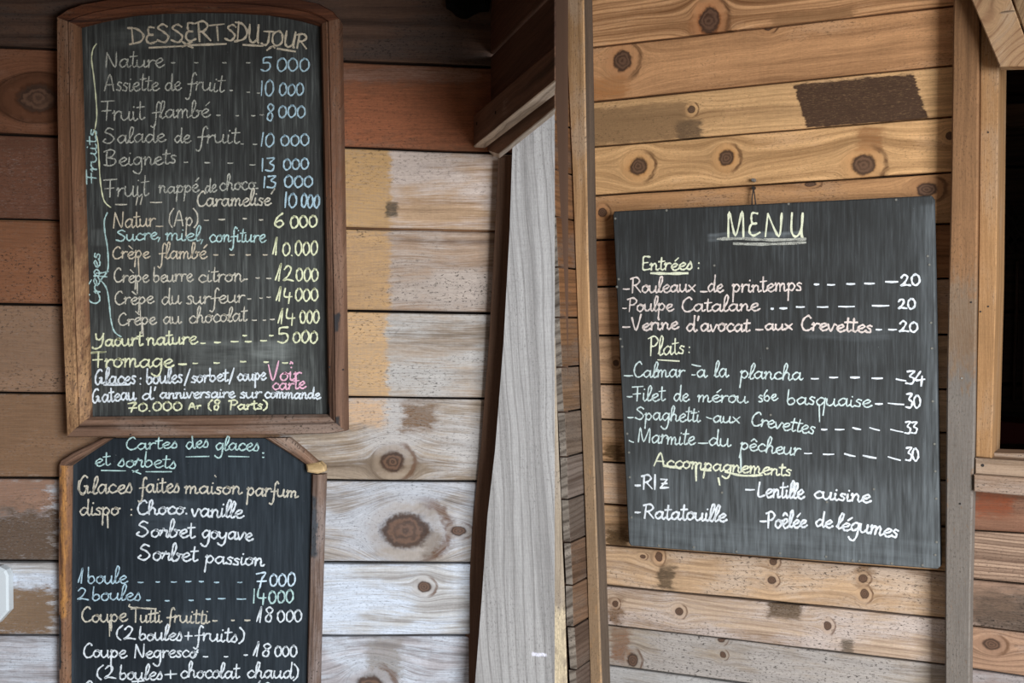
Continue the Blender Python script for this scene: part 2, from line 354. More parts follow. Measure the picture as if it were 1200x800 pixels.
# right wall
wr = wall('wall_right', RW, [(640, -260), (1146, -300), (1146, 1150), (640, 1100)], -.05, -.022)
R_ = RW
right_rows = [  # seam y at x=700 and at x=1110
 (-8, -62, None, None),
 (54.5, 7.5, dict(gain=1.3, base='c18c5c', dark='8f5c34', grey='a9825c', grey_amt=.2, ring=1.0, contrast=1.2, specks=.2, knots=[K(R_, 831, 24, 17, .8, 'a5592c')], patches=[PT(R_, 905, 8, 1000, 34, '8a6240', .6, .008)]), 0),
 (118.5, 77, dict(gain=(1.25, 1.33, 1.5), base='b98355', dark='8f5f3a', grey='a97d57', grey_amt=.3, ring=.35, contrast=.8, specks=.5, knots=[K(R_, 729, 71, 13, 1.0, '9a5f38'), K(R_, 900, 31, 5, 1.4)], patches=[PT(R_, 690, 88, 735, 120, 'a0622f', .5, .012)]), 1),
 (171.5, 137, dict(gain=(1.2, 1.13, 1.12), base='c39b6c', dark='97704a', grey='b08e6a', grey_amt=.25, ring=.55, specks=.5, knots=[K(R_, 810, 128, 5, 1.0, 'a77c50')], patches=[PT(R_, 690, 118, 806, 172, '8c6a49', .8, .01), PT(R_, 792, 140, 822, 170, '6e543c', .8, .008), PT(R_, 938, 86, 1078, 150, '4c3526', 1.45, .004)+(.3,)]), 2),
 (229, 202, dict(gain=(1.25, 1.2, 1.25), base='c59a68', dark='9c7246', grey='b18d66', grey_amt=.2, ring=.55, specks=.4, knots=[K(R_, 748, 195, 11, 1.1, 'a3692f'), K(R_, 851, 185, 10, 1.0, 'a3692f'), K(R_, 1012, 193, 13, 1.15, 'a06a3a'), K(R_, 1113, 159, 5, 1)], patches=[PT(R_, 1005, 148, 1036, 180, '8c5a35', .6, .008)]), 3),
 (281, 262, dict(gain=1.1, base='b27f50', dark='8a5b36', grey='987250', grey_amt=.4, ring=.4, specks=.7, knots=[K(R_, 1086, 222, 9, 1.4, '7a4a2b'), K(R_, 706, 249, 6, 1.0, 'a8683a'), K(R_, 950, 216, 3, 2.5)], patches=[]), 4),
 (336, 326, dict(gain=0.95, base='a3683d', dark='74441f', grey='8f6443', grey_amt=.3, ring=.8, knots=[], patches=[PT(R_, 695, 285, 722, 310, '6a3a1d', .7, .01)]), 5),
 (393, 392, dict(gain=1.22, base='b4845a', dark='85573a', grey='98755a', grey_amt=.4, ring=.6, knots=[], patches=[]), 6),
 (450, 456, dict(gain=1.3, base='b18760', dark='86603f', grey='a08064', grey_amt=.4, ring=.5, knots=[K(R_, 722, 425, 4, 1)], patches=[]), 7),
 (491, 507, dict(gain=1.32, base='b88f68', dark='8d6643', grey='a5866a', grey_amt=.4, ring=.45, knots=[], patches=[]), 8),
 (541, 563, dict(gain=1.3, base='ad8259', dark='74502f', grey='917457', grey_amt=.5, ring=.9, knots=[], patches=[PT(R_, 708, 520, 730, 540, '594026', .9, .01)]), 9),
 (590, 617, dict(gain=1.3, base='b8906a', dark='906a49', grey='a58a70', grey_amt=.5, ring=.35, knots=[], patches=[]), 10),
 (638, 670, dict(gain=1.15, base='b58a5f', dark='7d5a3a', grey='94795e', grey_amt=.4, ring=.9, knots=[], patches=[PT(R_, 712, 620, 736, 640, '5c442c', .9, .008)]), 11),
 (685, 725, dict(gain=(1.22, 1.22, 1.36), contrast=1.3, base='b9966f', dark='8d6c4e', grey='a8937c', grey_amt=.55, ring=.45, specks=.9, knots=[K(R_, 772, 652, 6, .8, 'a06c42'), K(R_, 1011, 678, 5, 1.1), K(R_, 1013, 696, 6, .9), K(R_, 906, 658, 5, 1.0), K(R_, 904, 680, 5, 1.1), K(R_, 753, 652, 2.5, 1.5)], patches=[PT(R_, 770, 665, 790, 690, '5d4a38', .9, .009), PT(R_, 1003, 655, 1022, 690, '6f5034', .5, .01)]), 12),
 (731, 779, dict(gain=(1.22, 1.24, 1.4), contrast=1.3, base='b69a7c', dark='8c6b50', grey='a9998a', grey_amt=.6, ring=.7, specks=.9, knots=[K(R_, 796, 716, 5, 1.1), K(R_, 970, 733, 6, .8), K(R_, 721, 707, 4, 1)], patches=[PT(R_, 712, 700, 730, 730, '6e5038', .7, .01), PT(R_, 985, 750, 1000, 765, '55483b', .7, .006), PT(R_, 900, 706, 940, 722, '5e4b3a', .8, .008)]), 13),
 (778, 833, dict(gain=(1.0, 1.0, 1.08), contrast=1.25, base='aa9780', dark='7f6c5a', grey='a59b90', grey_amt=.75, ring=.7, specks=.9, knots=[K(R_, 741, 773, 8, .9), K(R_, 845, 749, 4, 1.2), K(R_, 847, 767, 4, 1.)], patches=[PT(R_, 716, 735, 738, 775, '7c563d', .7, .01)]), 14),
 (826, 887, dict(gain=(1.1, 1.12, 1.2), base='a4978a', dark='7b6c5f', grey='a39c94', grey_amt=.8, ring=.6, knots=[], patches=[]), 15)]
def ry(r, x): return r[0]+(r[1]-r[0])*((x-700)/410.0)
for i in range(len(right_rows)-1):
    a, b = right_rows[i], right_rows[i+1]; g = 1.1
    xl, xr = 682+.03*max(0, (a[0]+b[0])/2), 1122
    p = RW.poly([(xl, ry(a, xl)+g), (xr, ry(a, xr)+g), (xr, ry(b, xr)-g), (xl, ry(b, xl)-g)])
    m = wood('right_wall_timber', seed=31+i*1.7, **b[2])
    prism('plank', rough_edge(p, .0009, .11, 50+i), -.022, random.uniform(-.002, .0012), m, RW, wr, ch=.0018)
p = RW.poly([(705, 828), (1122, 890), (1122, 1120), (705, 1090)])
prism('plank', p, -.022, 0, wood('right_wall_timber', '94867a', '6b5e52', 58), RW, wr)
p = RW.poly([(680, -190), (1122, -250), (1122, -66), (680, -9)])
prism('plank', p, -.022, 0, wood('right_wall_timber', 'a87b50', '7c5331', 59), RW, wr)
# planks below the window
under = [(560, 563, None), (621.5, 625, dict(gain=.8, base='96684c', dark='74472f', grey='8a6850', grey_amt=.3, ring=.5, knots=[], patches=[PT(R_, 1138, 580, 1185, 603, '7a3f26', .7, .015)])),
         (678.5, 684, dict(base='a9876a', dark='6c4a36', gain=.9, ring=1.2, contrast=1.1, freq=1.7, wavy=.5, knots=[], patches=[])),
         (733.5, 741, dict(base='96745a', dark='674a38', grey='7d6b5c', grey_amt=.5, specks=1.0, ring=.3, knots=[], patches=[PT(R_, 1136, 700, 1240, 735, '4b3c31', .7, .02)])),
         (784, 793, dict(base='a47c5d', dark='73503a', grey='8d735f', grey_amt=.4, ring=.8, knots=[K(R_, 1162, 755, 7, 1.5)], patches=[])),
         (836, 846, dict(base='9a8272', dark='6b5649', grey='8f8379', grey_amt=.6, ring=.7, knots=[], patches=[]))]
for i in range(len(under)-1):
    a, b = under[i], under[i+1]; g = 1.1
    f = lambda r, x: r[0]+(r[1]-r[0])*((x-1140)/60.0)
    p = RW.poly([(1128, f(a, 1128)+g), (1262, f(a, 1262)+g), (1262, f(b, 1262)-g), (1128, f(b, 1128)-g)])
    prism('plank', rough_edge(p, .0009, .08, 80+i), -.022, random.uniform(-.001, .001), wood('under_window_timber', seed=71+i*1.9, **b[2]), RW, wr, ch=.0018)
p = RW.poly([(1128, 838), (1262, 852), (1262, 1150), (1128, 1130)])
prism('plank', p, -.022, 0, wood('under_window_timber', '8d7768', '63503f', 88), RW, wr)

# short wall in the corner, planks seen almost end on, their sawn ends towards the viewer
ws = wall('wall_middle', SW, [(657, -300), (672, -300), (705, 1100), (690, 1100)], -.045, -.0175)
mids = [-16, 42, 96, 151, 205, 258, 315, 372, 429, 481, 533, 583, 634, 685, 735, 787, 838]
ends = lambda y: 640 + (max(0, y)/800.0)*36 if y > 250 else 634+y*.068
M_end = wood('sawn_end_grain', 'a8957f', '5e4a3a', 97, ang=.9, ring=1.2, freq=.8, specks=.9, gain=.8)
tones = ['9a6a42', '8f5f3a', '96663d', '8c5c36', '93633d', '85552f', '93623b', '8a603d', '8f6a4a', '7f6853', '857160', '6f5d4d', '7b5b42', '866347', '6d5543', '665142']
for i in range(len(mids)-1):
    ya, yb = mids[i], mids[i+1]; xm = 672
    sl = lambda y: (385-y)/(1328.0-xm)*1.15
    xl0, xl1 = ends(ya), ends(yb); xr0 = 676+.035*max(0, ya)
    g = 1.0
    p = SW.poly([(xl0+random.uniform(-1, 1), ya+sl(ya)*(xl0-xm)+g), (xr0, ya+sl(ya)*(xr0-xm)+g), (xr0, yb+sl(yb)*(xr0-xm)-g), (xl1+random.uniform(-1, 1), yb+sl(yb)*(xl1-xm)-g)])
    prism('plank', p, -.017, random.uniform(-.001, .001), wood('corner_wall_timber', tones[i], '4f3420', 90+i*1.3, grey='6e5c4c', grey_amt=.35, ring=.8, gain=.74, knots=()), SW, ws, ch=.001, side=M_end, sgn=-1)

# window on the right
M_frame = wood('window_frame_timber', 'b98f63', '94683f', 110, gain=(.72, .66, .62), ang=math.pi/2, grey='ad9277', grey_amt=.35, ring=.25, contrast=.7, specks=.5)
M_sill = wood('window_sill_timber', 'b59a80', '927459', 113, gain=(.8, .76, .76), grey='a8988a', grey_amt=.5, ring=.3, specks=.9)
win = bpy.data.objects.new('window_1', None); COL.objects.link(win); win['kind'] = 'structure'
win.matrix_world = RW.M
p = RW.poly([(1149.5, -40), (1171.5, -40), (1167.5, 330), (1162, 537), (1143, 535), (1146.5, 330)], .03)
prism('frame', p, -.13, .03, M_frame, RW, win, ch=.002)
p = RW.poly([(1290, -40), (1320, -40), (1320, 560), (1290, 558)], .03)
prism('frame', p, -.13, .03, M_frame, RW, win, ch=.002)
p = RW.poly([(1172, 8), (1289, -8), (1289, -50), (1172, -30)], .03)
prism('frame', p, -.13, .02, M_frame, RW, win, ch=.002)
p = RW.poly([(1164, 530.5), (1289, 534), (1289, 544), (1164, 537.5)], -.012)
prism('inner_rail', p, -.10, -.012, M_sill, RW, win)
p = RW.poly([(1142.5, 536.5), (1330, 549), (1330, 569), (1142.5, 555)], .045)
prism('sill_board', rough_edge(p, .0006, .06, 3), -.02, .045, M_sill, RW, win)
p = RW.poly([(1141, 556), (1330, 570), (1330, 592), (1141, 575.5)], .058)
prism('sill_board', rough_edge(p, .0006, .06, 4), -.02, .058, wood('window_sill_timber', 'ac8f75', '86684f', 118, gain=(.8, .76, .78), grey='a08e7e', grey_amt=.5, specks=.9), RW, win)
# dark room behind the window
IN = Frame((RW.O+RW.W*-.75), TH)
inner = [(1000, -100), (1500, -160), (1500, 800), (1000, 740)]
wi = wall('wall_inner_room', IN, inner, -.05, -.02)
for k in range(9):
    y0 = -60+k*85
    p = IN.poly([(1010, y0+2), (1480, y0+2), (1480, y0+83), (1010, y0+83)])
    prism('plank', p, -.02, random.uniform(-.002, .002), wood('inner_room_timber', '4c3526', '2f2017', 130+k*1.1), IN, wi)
for (nm, a, b, d) in (('inner_room_side', 1490, 1500, 0), ('inner_room_near_side', 1100, 1105, 0)):
    pass
def block(frame, u0, u1, v0, v1, w0, w1, name, mat):
    o = prism(name, [(u0, v0), (u1, v0), (u1, v1), (u0, v1)], w0, w1, mat, frame, ch=.0005); o['kind'] = 'structure'; return o
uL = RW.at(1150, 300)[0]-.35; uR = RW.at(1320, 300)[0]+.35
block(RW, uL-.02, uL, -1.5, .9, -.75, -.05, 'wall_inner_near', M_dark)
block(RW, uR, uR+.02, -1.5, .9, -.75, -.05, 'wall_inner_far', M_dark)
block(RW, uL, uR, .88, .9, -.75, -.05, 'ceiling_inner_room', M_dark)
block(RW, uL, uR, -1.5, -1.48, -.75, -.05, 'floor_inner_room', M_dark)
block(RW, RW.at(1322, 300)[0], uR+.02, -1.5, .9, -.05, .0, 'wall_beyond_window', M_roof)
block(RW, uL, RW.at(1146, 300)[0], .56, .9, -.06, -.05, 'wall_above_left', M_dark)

# ------------------------------------------------------------------ posts, beams and boards of the shed
def timber(name, label, cat, frame, pts, w0, w1, mat, group=None, ch=.003, px_w=None, rough=(0, 0, 0), shift=(0, 0), side=None):
    p = frame.poly(pts, w1 if px_w is None else px_w)
    if rough[0]: p = rough_edge(p, *rough)
    b = base_of(p, w0)
    o = prism(name, p, w0, w1, mat, frame, None, b, ch, shift, side)
    return tag(o, label, cat, group)
VERT = math.pi/2
def add_nail(frame, px, py, w, parent, base, mat, rpx=1.6, name='nail'):
    c = frame.at(px, py, w); V, Fc = disc_mesh(c, rpx*frame_scale(frame, px), w-.001, w+.0012)
    return put(name, V, Fc, mat, frame, parent, base)
M_nail = plain('old_nail_iron', '2b2522', .55, .4)
M_nailb = plain('bright_nail_head', '8f8b85', .45, .5)

# corner post
M = wood('corner_post_timber', 'b78a5c', '8c6138', 150, ang=VERT, grey='a3886c', grey_amt=.3, ring=.4, contrast=.8, specks=.6, knots=[K(RW, 672, 56, 4, 1)], patches=[PT(RW, 600, 430, 740, 900, '8d7258', 1.0, .07)])
pts = [(660, -40), (683, -40), (684, 0), (689, 300), (695, 500), (705, 800), (706, 850), (692, 850), (691, 800), (685, 600), (677, 400), (670, 200), (661, 0)]
cp = timber('post', 'square amber wooden corner post left of the square menu board', 'post', RW, pts, .001, .05, M, 'upright posts of the right wall', ch=.003, side=wood('corner_post_side_shaded', '62503f', '433529', 152, ang=VERT, ring=.3, specks=.4))  # right face gets a darker colour to paint in its shade
# post right of the menu board
M = wood('weathered_post_timber', '86603f', '62442c', 154, ang=VERT, gain=(1, 1, 1.05), ring=.3, contrast=1.0, specks=.6, patches=[PT(RW, 1080, 330, 1180, 480, '78624f', .9, .05), PT(RW, 1080, 440, 1180, 960, '70665e', 1.3, .06)])
pts = [(1118, -40), (1147, -40), (1147, 60), (1145.5, 250), (1142, 500), (1137, 700), (1136, 850), (1107, 850), (1107.5, 660), (1109.5, 430), (1114.5, 200), (1117, 0)]
pb = timber('post', 'weathered grey-brown post between the square menu board and the window', 'post', RW, pts, .001, .05, M, 'upright posts of the right wall', ch=.003)
b0 = base_of(RW.poly(pts, .05), .001)
for (x, y) in ((1125, 590), (1138, 354), (1127, 443)): add_nail(RW, x, y, .05, pb, b0, M_nail if y != 443 else M_nailb, 1.4)
for (x, y) in ((1158, 155), (1149, 365), (1158, 359)): add_nail(RW, x, y, .03, win, (0, 0, 0), M_nail, 1.3, 'nail')
add_nail(RW, 1151.5, 545, .045, win, (0, 0, 0), M_nail, 2.2)

# diagonal brace over the window corner
brk = thing('brace', 'diagonal brace board with swirling grain above the window opening', 'brace', RW, base_of(RW.poly([(1171, 78), (1230, 78), (1190, -60), (1110, -60)], .09), .055))
bb = base_of(RW.poly([(1171, 78), (1230, 78), (1190, -60), (1110, -60)], .09), .055)
ku = K(RW, 1181, 15, 6, 1.5, 'a0602f')
M = wood('brace_timber', 'a98159', '74391f', 160, ang=1.15, ring=1.7, contrast=.5, freq=.5, specks=.1, wavy=11, sharp=5, grey='a98d6d', grey_amt=.3)
prism('board', RW.poly([(1171.5, 78), (1213, 77), (1185, 0), (1168, -60), (1113, -60), (1138.5, 0)], .09), .055, .09, M, RW, brk, bb)
prism('board', RW.poly([(1214.5, 77), (1262, 76), (1228, -60), (1169, -60), (1187, 0)], .086), .055, .086, wood('brace_timber', '94734f', '6d4a2f', 163, ang=1.15, ring=.8), RW, brk, bb)
c = RW.at(1181, 14.5, .09); kn = [(c[0]+math.cos(t)*.0145, c[1]+.0035*math.sin(t)+.003*math.sin(2*t)*0, .0905) for t in [i*math.pi/5 for i in range(10)]]
put('knot', kn+[(c[0], c[1], .092)], [(i, (i+1) % 10, 10) for i in range(10)], wood('brace_knot', 'a58463', '2a1913', 165, ring=1.0), RW, brk, bb)

# grey leaning board, brown stud behind it, and the pieces over the doorway
bk = Vector((0, .035, 0)); sh = (bk.dot(GP.U), bk.dot(GP.V)); dw = bk.dot(GP.W)
p = [GP.at(600.5, 168), GP.at(597, 270), GP.at(590, 400), GP.at(580, 527), GP.at(571, 605), GP.at(564.5, 700), GP.at(556.5, 800), GP.at(552, 850), GP.at(650, 850), GP.at(650, 130)]
V, Fc = prism_mesh(p, dw, 0, .0004, sh)
# keep the sawn right edge of the board flush
M = wood('silvered_timber', 'b2adaa', '7d7672', 170, ang=VERT+.06, gain=(.84, .83, .83), ring=1.2, contrast=.65, freq=.7, specks=.4, wavy=.6, blots=.3, sharp=7, saw=.25, knots=[K(GP, 646, 163, 3.5, 1.3)], patches=[PT(GP, 623, 765.5, 640, 768, 'd9d4de', 1.0, .002)])
b = base_of(p, dw)
tag(put('board', V, Fc, M, GP, None, b), 'wide silver-grey weathered board leaning beside the brown stud', 'board')
bk = Vector((.012, .016, 0)); sh = (bk.dot(ST.U), bk.dot(ST.V)); dw = bk.dot(ST.W)
p = [ST.at(583.5, 184), ST.at(579.5, 270), ST.at(572.5, 400), ST.at(562.5, 527), ST.at(554.5, 600), ST.at(548, 700), ST.at(541, 800), ST.at(537, 850), ST.at(555, 850), ST.at(558.5, 800), ST.at(573, 605), ST.at(582, 527), ST.at(592, 400), ST.at(599, 270), ST.at(602, 182)]
V, Fc = prism_mesh(p, dw, 0, .0015, sh)
M = wood('brown_stud_timber', '7d5b43', '5a3e2b', 174, ang=VERT, gain=.62, ring=.4, contrast=.8, specks=.3)
tag(put('stud', V, Fc, M, ST, None, base_of(p, dw)), 'narrow brown stud along the left edge of the silver-grey board', 'stud')

def over_door(name, label, cat, pts, wf, back, mat, group=None, under=None):
    p = PF.poly(pts, wf); bk = Vector((0, back, 0)); s = (bk.dot(PF.U), 0); d = bk.dot(PF.W)
    V, Fc = prism_mesh(p, wf+d, wf, .0015, s)
    o = put(name, V, Fc, mat, PF, None, base_of(p, wf+d))
    if under:                                  # underside painted pale, as if lit from below
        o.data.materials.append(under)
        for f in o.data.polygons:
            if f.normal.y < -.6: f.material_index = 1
    tag(o, label, cat, group); return o
M_beam = wood('dark_beam_timber', '6e4d38', '463021', 180, ang=.0, ring=.5, specks=.4, grey='8a7462', grey_amt=.15)
bm = over_door('beam', 'dark brown beam with underside coloured as lit running from the plank wall above the grey board', 'beam', [(555, 135), (555, 172), (650, 95), (650, 54)], .033, .1, M_beam, under=wood('beam_underside_lit', 'd2bda5', '8f7560', 182, ring=1.0, specks=.6, sharp=4))
bb = base_of(PF.poly([(555, 135), (555, 172), (650, 95), (650, 54)], .033), .033+Vector((0, .1, 0)).dot(PF.W))
for (x, y) in ((559, 145), (581, 132)): add_nail(PF, x, y, .033, bm, bb, M_dark, 2.2, 'nail_hole')
over_door('lath', 'thin dark lath under the dark beam, on top of the grey board', 'lath', [(564, 174), (584, 181), (650, 127), (650, 108)], .004, .05, wood('lath_timber', '7b5a43', '4d3626', 184), under=wood('lath_underside_lit', 'c9b8a3', '8f7560', 185))
pt = bpy.data.objects.new('wall_above_doorway', None); COL.objects.link(pt); pt['kind'] = 'structure'; pt.matrix_world = PF.M
for k, pts in enumerate(([(575, 66), (575, 150), (650, 78), (650, -9)], [(575, 62), (650, -13), (650, -130), (575, -60)])):
    p = PF.poly(pts); bk = Vector((0, .03, 0))
    V, Fc = prism_mesh(p, bk.dot(PF.W), 0, .002, (bk.dot(PF.U), 0)); put('plank', V, Fc, wood('over_door_timber', '5d4030', '3b281c', 188+k), PF, pt)

# black bundle hanging in the dark top corner
bl = [LW.at(x, y, .03) for x, y in ((520, -30), (522, 6), (528, 9), (532, 14), (538, 17), (545, 18), (551, 15), (560, 10), (572, 9), (578, -30))]
o = prism('bundle', bl, .001, .03, plain('black_cloth', '0b0b0c', .9, .1), LW, None, base_of(bl, .001), ch=.008)
tag(o, 'small black bundle hanging at the dark top of the left plank wall', 'bundle')

# leaning pale post at the open end of the corner wall
M = wood('split_post_timber', 'a58f74', '6f5842', 194, ang=VERT, ring=.6, grey='8b7b6a', grey_amt=.4, specks=.7, patches=[PT(FR, 640, 715, 663, 830, 'cdb797', .8, .02)])
timber('post', 'narrow leaning post with a pale split foot against the grey board', 'post', FR, [(636, 395), (650.5, 395), (653, 480), (658, 600), (662, 700), (665, 800), (667, 850), (640, 850)], -.03, 0, M, ch=.004, rough=(.0008, .08, 5))

# pale plate at the left edge
pl = LW.poly([(-34, 664), (-2, 664), (6, 668), (9, 674), (9.5, 716), (-4, 731), (-34, 731)], .025)
o = prism('plate', pl, .001, .025, plain('pale_painted_metal', 'c9cdd0', .5, .35, .05), LW, None, base_of(pl, .001), ch=.004)
tag(o, 'pale grey plate with clipped corners fixed to the left plank wall', 'plate')

# dim things inside the window
def inside(name, label, cat, pts, w0, w1, mat):
    p = IN.poly(pts, w1); o = prism(name, p, w0, w1, mat, IN, None, base_of(p, w0)); return tag(o, label, cat)
inside('shelf', 'brown board across the dark room seen through the window', 'board', [(1150, 121), (1193, 121), (1290, 119), (1290, 148), (1150, 148)], .001, .03, wood('inner_beam', '7d5b40', '553a28', 201))
for k, (xa, xb) in enumerate(((1190, 1186), (1201, 1197))):
    inside('pole', ('slim dark upright pole behind the window, nearer the frame', 'slim dark upright pole behind the window, farther from the frame')[k], 'pole', [(xa, 305), (xa+4, 305), (xb+4, 470), (xb, 470)], .03, .05, wood('pole_timber', '5a4030', '382519', 204+k, ang=VERT))
lp = thing('lattice_panel', 'dim woven lattice panel hanging inside the window', 'lattice', IN, (IN.at(1190, 300)[0], IN.at(1190, 300)[1], .03))
lb = (IN.at(1190, 300)[0], IN.at(1190, 300)[1], .03)
M_lat = wood('lattice_cane', '33261d', '1f1712', 209)
for k in range(14):
    for s in (1, -1):
        x = 1140+k*11
        a = IN.at(x, 238, .04); b2 = IN.at(x+s*38, 298, .04); d = Vector((b2[0]-a[0], b2[1]-a[1])).normalized(); n = (-d.y*.003, d.x*.003)
        prism('cane', [(a[0]+n[0], a[1]+n[1]), (b2[0]+n[0], b2[1]+n[1]), (b2[0]-n[0], b2[1]-n[1]), (a[0]-n[0], a[1]-n[1])], .036+.004*s, .041+.004*s, M_lat, IN, lp, lb, ch=.0005)
prism('rail', IN.poly([(1130, 298), (1300, 296), (1300, 302), (1130, 304)], .05), .03, .05, M_lat, IN, lp, lb)
inside('box', 'dark red box low in the dark room behind the window', 'box', [(1150, 492), (1206, 496), (1206, 520), (1150, 520)], .02, .2, plain('dark_red_paint', '5a1517', .6, .2))

# ------------------------------------------------------------------ chalkboards
def sweep(name, outer, inner, prof, frame, mat, parent, base, w0=0.0):
    """moulded rail between two edges; prof = [(t across, w height)] from the outer edge to the inner one"""
    V, Fc = [], []; n = len(prof)+2
    for o, i in zip(outer, inner):
        V.append((o[0], o[1], w0))
        for t, h in prof: V.append((o[0]+(i[0]-o[0])*t, o[1]+(i[1]-o[1])*t, h))
        V.append((i[0], i[1], w0))
    m = len(outer)
    a, b, c = Vector(V[0]), Vector(V[n]), Vector(V[1])
    flip = (b-a).cross(Vector(V[n-1])-a).z < 0
    for s in range(m-1):
        for k in range(n-1):
            f = (s*n+k, s*n+n+k, s*n+n+k+1, s*n+k+1); Fc.append(tuple(reversed(f)) if not flip else f)
    Fc += [tuple(range(n)), tuple(reversed(range((m-1)*n, m*n)))]
    return put(name, V, Fc, mat, frame, parent, base)
PROF = [(0, .036), (.05, .041), (.5, .043), (.56, .038), (.62, .041), (.86, .036), (1, .024)]

# arched dessert board
BW = .013                                                          # face of the slate
cb = LW.at(240, 512, 0); BB = (cb[0], cb[1], .001)
board1 = thing('chalkboard', 'tall arched chalkboard in a brown moulded frame, hanging above the lower board', 'chalkboard', LW, BB)
fv = lambda pts: LW.poly(pts, .04)
panel = LW.poly([(80, 505), (96, 200), (86, 36), (92, 24), (120, 15), (160, 8), (210, 5), (270, 5), (320, 10), (352, 16), (385, 26), (392, 300), (396, 500)], BW)
S1 = [PT(LW, 225, 398, 350, 432, '', .55, .02)[:4]+(.42, .02, True), PT(LW, 225, 432, 372, 470, '', .5, .02)[:4]+(.26, .02, True), PT(LW, 300, 400, 340, 420, '')[:4]+(.4, .012, True), PT(LW, 110, 270, 125, 290, '')[:4]+(.4, .008, False),
      PT(LW, 175, 210, 250, 400, '')[:4]+(.2, .03, False), PT(LW, 120, 300, 370, 400, '')[:4]+(.14, .05, False), PT(LW, 130, 35, 240, 55, '')[:4]+(.25, .015, True)]
prism('panel', panel, .001, BW, slate('dessert_board_slate', '272625', '7c7e7a', 2.0, S1), LW, board1, BB, ch=.001)
def stile_wood(seed, base='7b5236', dark='4b2f1d', **k): return wood('board_frame_timber', base, dark, seed, ang=k.pop('ang', VERT), grey=k.pop('grey', '8b6f57'), grey_amt=k.pop('grey_amt', .3), ring=.5, contrast=1.25, specks=.9, gain=k.pop('gain', (.76, .74, .82)), **k)
lo = [(66, 20), (66.5, 130), (69, 260), (73.5, 390), (78, 512)]; li = [(89.5, 29), (92.5, 130), (96, 260), (99.5, 390), (102.5, 489)]
sweep('frame_stile', fv(lo), fv(li), PROF, LW, stile_wood(220, '8c6243', '53351f', patches=[PT(LW, 60, 300, 110, 520, 'a37c58', .6, .05)]), board1, BB)
ro = [(397.5, 22), (399.5, 140), (401.5, 260), (403.5, 390), (405, 505)]; ri = [(373.5, 28), (376.5, 140), (379, 260), (381.5, 390), (383, 486)]
sweep('frame_stile', fv(list(reversed(ro))), fv(list(reversed(ri))), PROF, LW, stile_wood(223, '83624b', '523827', patches=[PT(LW, 365, -10, 410, 260, '6b452f', .7, .06), PT(LW, 396, 368, 402, 388, '2b2a2c', .9, .003), PT(LW, 386, 478, 391, 498, '3a3a3e', .9, .004), PT(LW, 397, 486, 402, 500, '2c2a2a', .9, .003)]), board1, BB)
ao = [(66, 20), (78, 11.5), (95, 5), (140, -3), (190, -7.5), (230, -9), (280, -8), (320, -4), (350, -1), (374, 4), (390, 13), (397.5, 22)]
ai = [(89.5, 29), (100, 26), (120, 21), (155, 14.5), (190, 12), (225, 11), (270, 11.5), (310, 14), (335, 18), (352, 21.5), (364, 25), (373.5, 28)]
sweep('frame_arch', fv(ao), fv(ai), PROF, LW, stile_wood(226, '6f4229', '40241a', ang=0, grey_amt=.1), board1, BB)
bo = [(405, 505), (385, 508), (230, 510.5), (78, 512)]; bi = [(383, 486), (366, 486.2), (230, 487.5), (102.5, 489)]
sweep('frame_rail', fv(bo), fv(bi), PROF, LW, stile_wood(229, '8f6e55', '5a4030', ang=0, grey='8f7d6c', grey_amt=.5), board1, BB)
for (x, y) in ((117, 503.5), (178, 502.5), (296, 500), (346, 499), (153, 509), (79, 440), (82, 471), (386, 430), (402, 433), (388, 24)): add_nail(LW, x, y, .041, board1, BB, M_nail, 1.3)

# ice-cream board below it
cb = LW.at(222, 900, 0); B2 = (cb[0], cb[1], .001); W2 = .012
board2 = thing('chalkboard', 'chalkboard with clipped top corners and thin wooden frame, below the arched board', 'chalkboard', LW, B2)
f2 = lambda pts: LW.poly(pts, .026)
panel = LW.poly([(74, 890), (74, 543), (126, 513.4), (312, 513.4), (368, 546), (370, 560), (364, 890)], W2)
S2 = [PT(LW, 190, 500, 372, 900, '')[:4]+(.2, .12, False), PT(LW, 160, 585, 230, 625, '')[:4]+(.32, .02, True), PT(LW, 60, 520, 92, 860, '')[:4]+(.25, .006, False), PT(LW, 215, 715, 245, 760, '')[:4]+(.35, .012, True)]  # broad first smear lightens the right side, painting in the light's falloff
prism('panel', panel, .001, W2, slate('ice_cream_board_slate', '13181d', '5b646d', 5.0, S2, .45), LW, board2, B2, ch=.001)
P2 = [(0, .018), (.12, .025), (.5, .0265), (.85, .024), (1, .017)]
sweep('frame_stile', f2([(67.5, 545), (67, 660), (68, 790), (69, 895)]), f2([(82.5, 546), (81, 660), (80.5, 790), (80, 895)]), P2, LW, stile_wood(232, '8f6647', '5b3c28', patches=[PT(LW, 70, 605, 80, 622, '2d2f33', .9, .003), PT(LW, 74, 717, 77.5, 780, '26282b', 1., .0015), PT(LW, 78, 540, 84, 720, 'a9753f', .6, .004)]), board2, B2)
sweep('frame_stile', f2([(373, 895), (373.5, 790), (377, 660), (380.5, 556)]), f2([(357, 895), (359, 790), (362, 660), (364.5, 556)]), P2, LW, stile_wood(235, '8e7561', '60483a', grey='93867b', grey_amt=.5, patches=[PT(LW, 364, 580, 374, 650, '44464a', .9, .005), PT(LW, 364, 595, 374, 618, '4b4d52', .7, .004)]), board2, B2)
sweep('corner_rail', f2([(67.5, 545), (70, 539), (84, 530), (119, 513.6)]), f2([(82.5, 546), (84, 545), (96, 536.5), (131, 513.6)]), P2, LW, stile_wood(238, '7a5a44', '4a3528', ang=.55, grey_amt=.5), board2, B2)
sweep('corner_rail', f2([(338, 513.2), (356, 528), (374, 544)]), f2([(309, 513.2), (336, 530), (359.5, 546)]), P2, LW, stile_wood(241, '9a765a', '634736', ang=-.7, grey='a3907c', grey_amt=.4), board2, B2)
